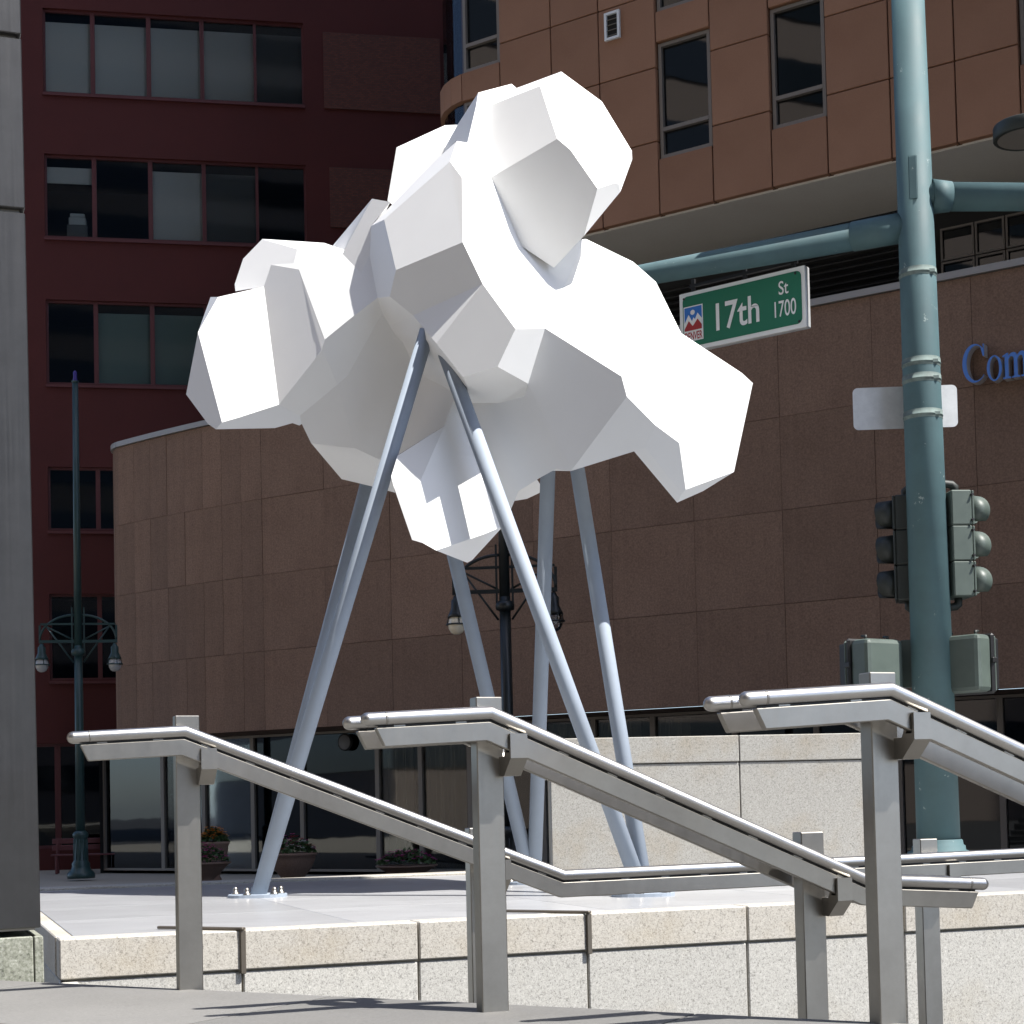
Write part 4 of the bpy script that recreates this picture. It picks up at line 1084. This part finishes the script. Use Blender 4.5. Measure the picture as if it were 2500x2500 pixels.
CF = [[[4,3,2,1,0],"head"],[[2,12,11,10,9,8,7,6,5,1],"head"],[[13,10,11,12],"head"],[[8,9,15,14,7],"head"],[[16,15,9,10,13],"head"],[[3,18,17,16,13,12,2],"head"],[[0,1,5,19],"head"],[[23,22,4,0,19,21,20],"head"],[[28,27,26,25,24,18,3,4,22],"core"],[[31,30,29,18,24],"core"],[[30,35,34,33,32,29],"right"],[[35,39,38,37,36,34],"right"],[[37,42,41,40,36],"right"],[[45,44,43,41,42],"right"],[[46,45,42,37,38],"right"],[[47,44,45,46],"right"],[[48,47,46,38,39],"right"],[[49,48,39,35,30],"core"],[[50,49,30,31],"core"],[[52,51,50,31,24],"core"],[[56,55,54,53,49,50,51],"core"],[[52,24,57],"core"],[[59,57,24,25,58],"core"],[[58,25,26,27,60],"core"],[[60,27,28,62,61],"core"],[[65,64,63,59,58,60,61],"core"],[[68,67,66,22,23,20],"head"],[[72,71,70,52,57,69],"core"],[[70,74,73,55,56,51,52],"core"],[[75,69,57,59,63],"core"],[[79,78,77,75,63,76],"left_core"],[[81,79,76,80],"left_core"],[[83,82,78,79,81],"left_core"],[[86,85,84,78,82],"left_core"],[[84,87,70,71,72,69,75,77,78],"left_core"],[[87,89,88,73,74,70],"left_core"],[[93,92,91,90,89,87,84,85],"left_core"],[[94,95,96,97,98],"pend"],[[99,94,98,100,101,102,103],"pend"],[[94,99,103,102,104,55,73],"pend"],[[104,109,108,107,106,105,48,49,53,54,55],"pend"],[[110,100,98,97],"pend"],[[112,111,104,102,101],"pend"],[[118,117,116,80,76,63,64,65,115,114,113],"lb"],[[113,114,121,120,119],"lb"],[[119,122,123,124,125,117,118,113],"lb"],[[121,114,115,65,61,127,126],"lb"],[[131,130,129,128],"bw"],[[134,133,132,131,128],"bw"],[[138,137,136,83,125,135],"lf"],[[138,135,139],"lf"],[[142,141,140,137,138],"lf"],[[83,81,80,116,117,125],"lf"],[[140,145,144,143,86,82,83,136,137],"lf"],[[151,150,149,148,147,146],"knob"]]
LOBES = sorted(set(l for _, l in CF))
cx_ = sum(v[0] for v in CV) / len(CV); 
sculpture = thing("cloud_sculpture", Vector((cx_, 12.2, 0)), "white faceted cloud sculpture raised on six pale blue grey leaning legs", "sculpture")
def build_cloud():
    V = [Vector(v) for v in CV]
    ctr = {}
    for l in LOBES:
        ids = set(i for f, ll in CF if ll == l for i in f)
        c = sum((V[i] for i in ids), Vector()) / len(ids); ext = max((V[i] - c).length for i in ids)
        ctr[l] = c + (c - C0).normalized() * min(1.5, ext * 1.15)
    lob = {}
    for f, l in CF:
        for i in f: lob.setdefault(i, set()).add(l)
    ec = {}
    for f, l in CF:
        for a, b_ in zip(f, f[1:] + f[:1]): ec.setdefault((min(a, b_), max(a, b_)), []).append((a, b_, l))
    verts = list(V); faces = []; fl = []
    for f, l in CF: faces.append(list(f)); fl.append(l)
    r1 = {}; r2 = {}; cb = {}
    def ring(i):
        if i in r1: return
        c = sum((ctr[l] for l in lob[i]), Vector()) / len(lob[i])
        rr_ = random.Random(i * 7 + 1); 
        p = V[i]; away = (p - C0).normalized()
        verts.append(p + (c - p) * .16 + away * rr_.uniform(.22, .34)); r1[i] = len(verts) - 1
        q = p + (c - p) * .62 + away * rr_.uniform(.35, .6); verts.append(q); r2[i] = len(verts) - 1
    def cen(l):
        if l not in cb: verts.append(ctr[l] + (ctr[l] - C0).normalized() * .35); cb[l] = len(verts) - 1
        return cb[l]
    for k, es in ec.items():
        if len(es) != 1: continue
        a, b_, l = es[0]; ring(a); ring(b_)
        faces += [[b_, a, r1[a], r1[b_]], [r1[b_], r1[a], r2[a], r2[b_]], [r2[b_], r2[a], cen(l)]]; fl += [l] * 3
    return verts, faces, fl
cv, cf, cl = build_cloud()
for l in LOBES:
    used_ = sorted(set(i for f, ll in zip(cf, cl) if ll == l for i in f)); ix = {i: k for k, i in enumerate(used_)}
    b = MB(); b.add([cv[i] for i in used_], [[ix[i] for i in f] for f, ll in zip(cf, cl) if ll == l])
    # outward orientation is kept as listed; the paint is two-sided
    o = obj("lobe", b, M['white'], sculpture, fix=False)
    for pl_ in o.data.polygons: pl_.use_smooth = True
    ns = []
    for pl_ in o.data.polygons: ns += [tuple(pl_.normal)] * pl_.loop_total      # each plate shades flat
    o.data.normals_split_custom_set(ns)
# feet and legs
def foot(px, py, ang):
    c = Pz(px, py, 0.0); c.z = -.003
    b = MB(); n = 28
    poly = [(c + Vector((.215 * math.copysign(abs(math.cos(t)) ** .75, math.cos(t)), .16 * math.copysign(abs(math.sin(t)) ** .75, math.sin(t)), 0))) for t in [2 * math.pi * i / n for i in range(n)]]
    b.prism(poly, (0, 0, .022)); f = obj("foot_plate", b, M['leg'], sculpture)
    for a in (20, 105, 165, 250, 320):
        q = c + Vector((.175 * math.cos(R(a + ang)), .125 * math.sin(R(a + ang)), .022))
        b = MB(); b.lathe([(0.03, 0), (.03, .012), (.02, .012), (.02, .035), (.017, .045), (.010, .053), (0, .056)], q, 12); obj("bolt", b, M['steel'], f)
    return c
def leg(p0, px, py, Y, over=.35):
    p1 = P(px, py, Y); d = (p1 - p0).normalized()
    b = MB(); b.tube([p0, p1 + d * over], .0565, 28); return obj("leg", b, M['leg'], sculpture)
F1 = foot(629, 2189, 0); F2 = foot(1298, 2157, 30); F3 = foot(1570, 2186, 10)
leg(F1, 1042, 812, 11.60, .015); leg(F1 + Vector((.0, .03, 0)), 897, 1180, 12.75, .9)
leg(F2, 1105, 1340, 12.75, 1.1); leg(F2 + Vector((.02, .02, 0)), 1338, 1140, 12.3, .9)
leg(F3, 1103, 905, 11.53, .15); leg(F3 + Vector((.02, .03, 0)), 1407, 1130, 12.45, .9)
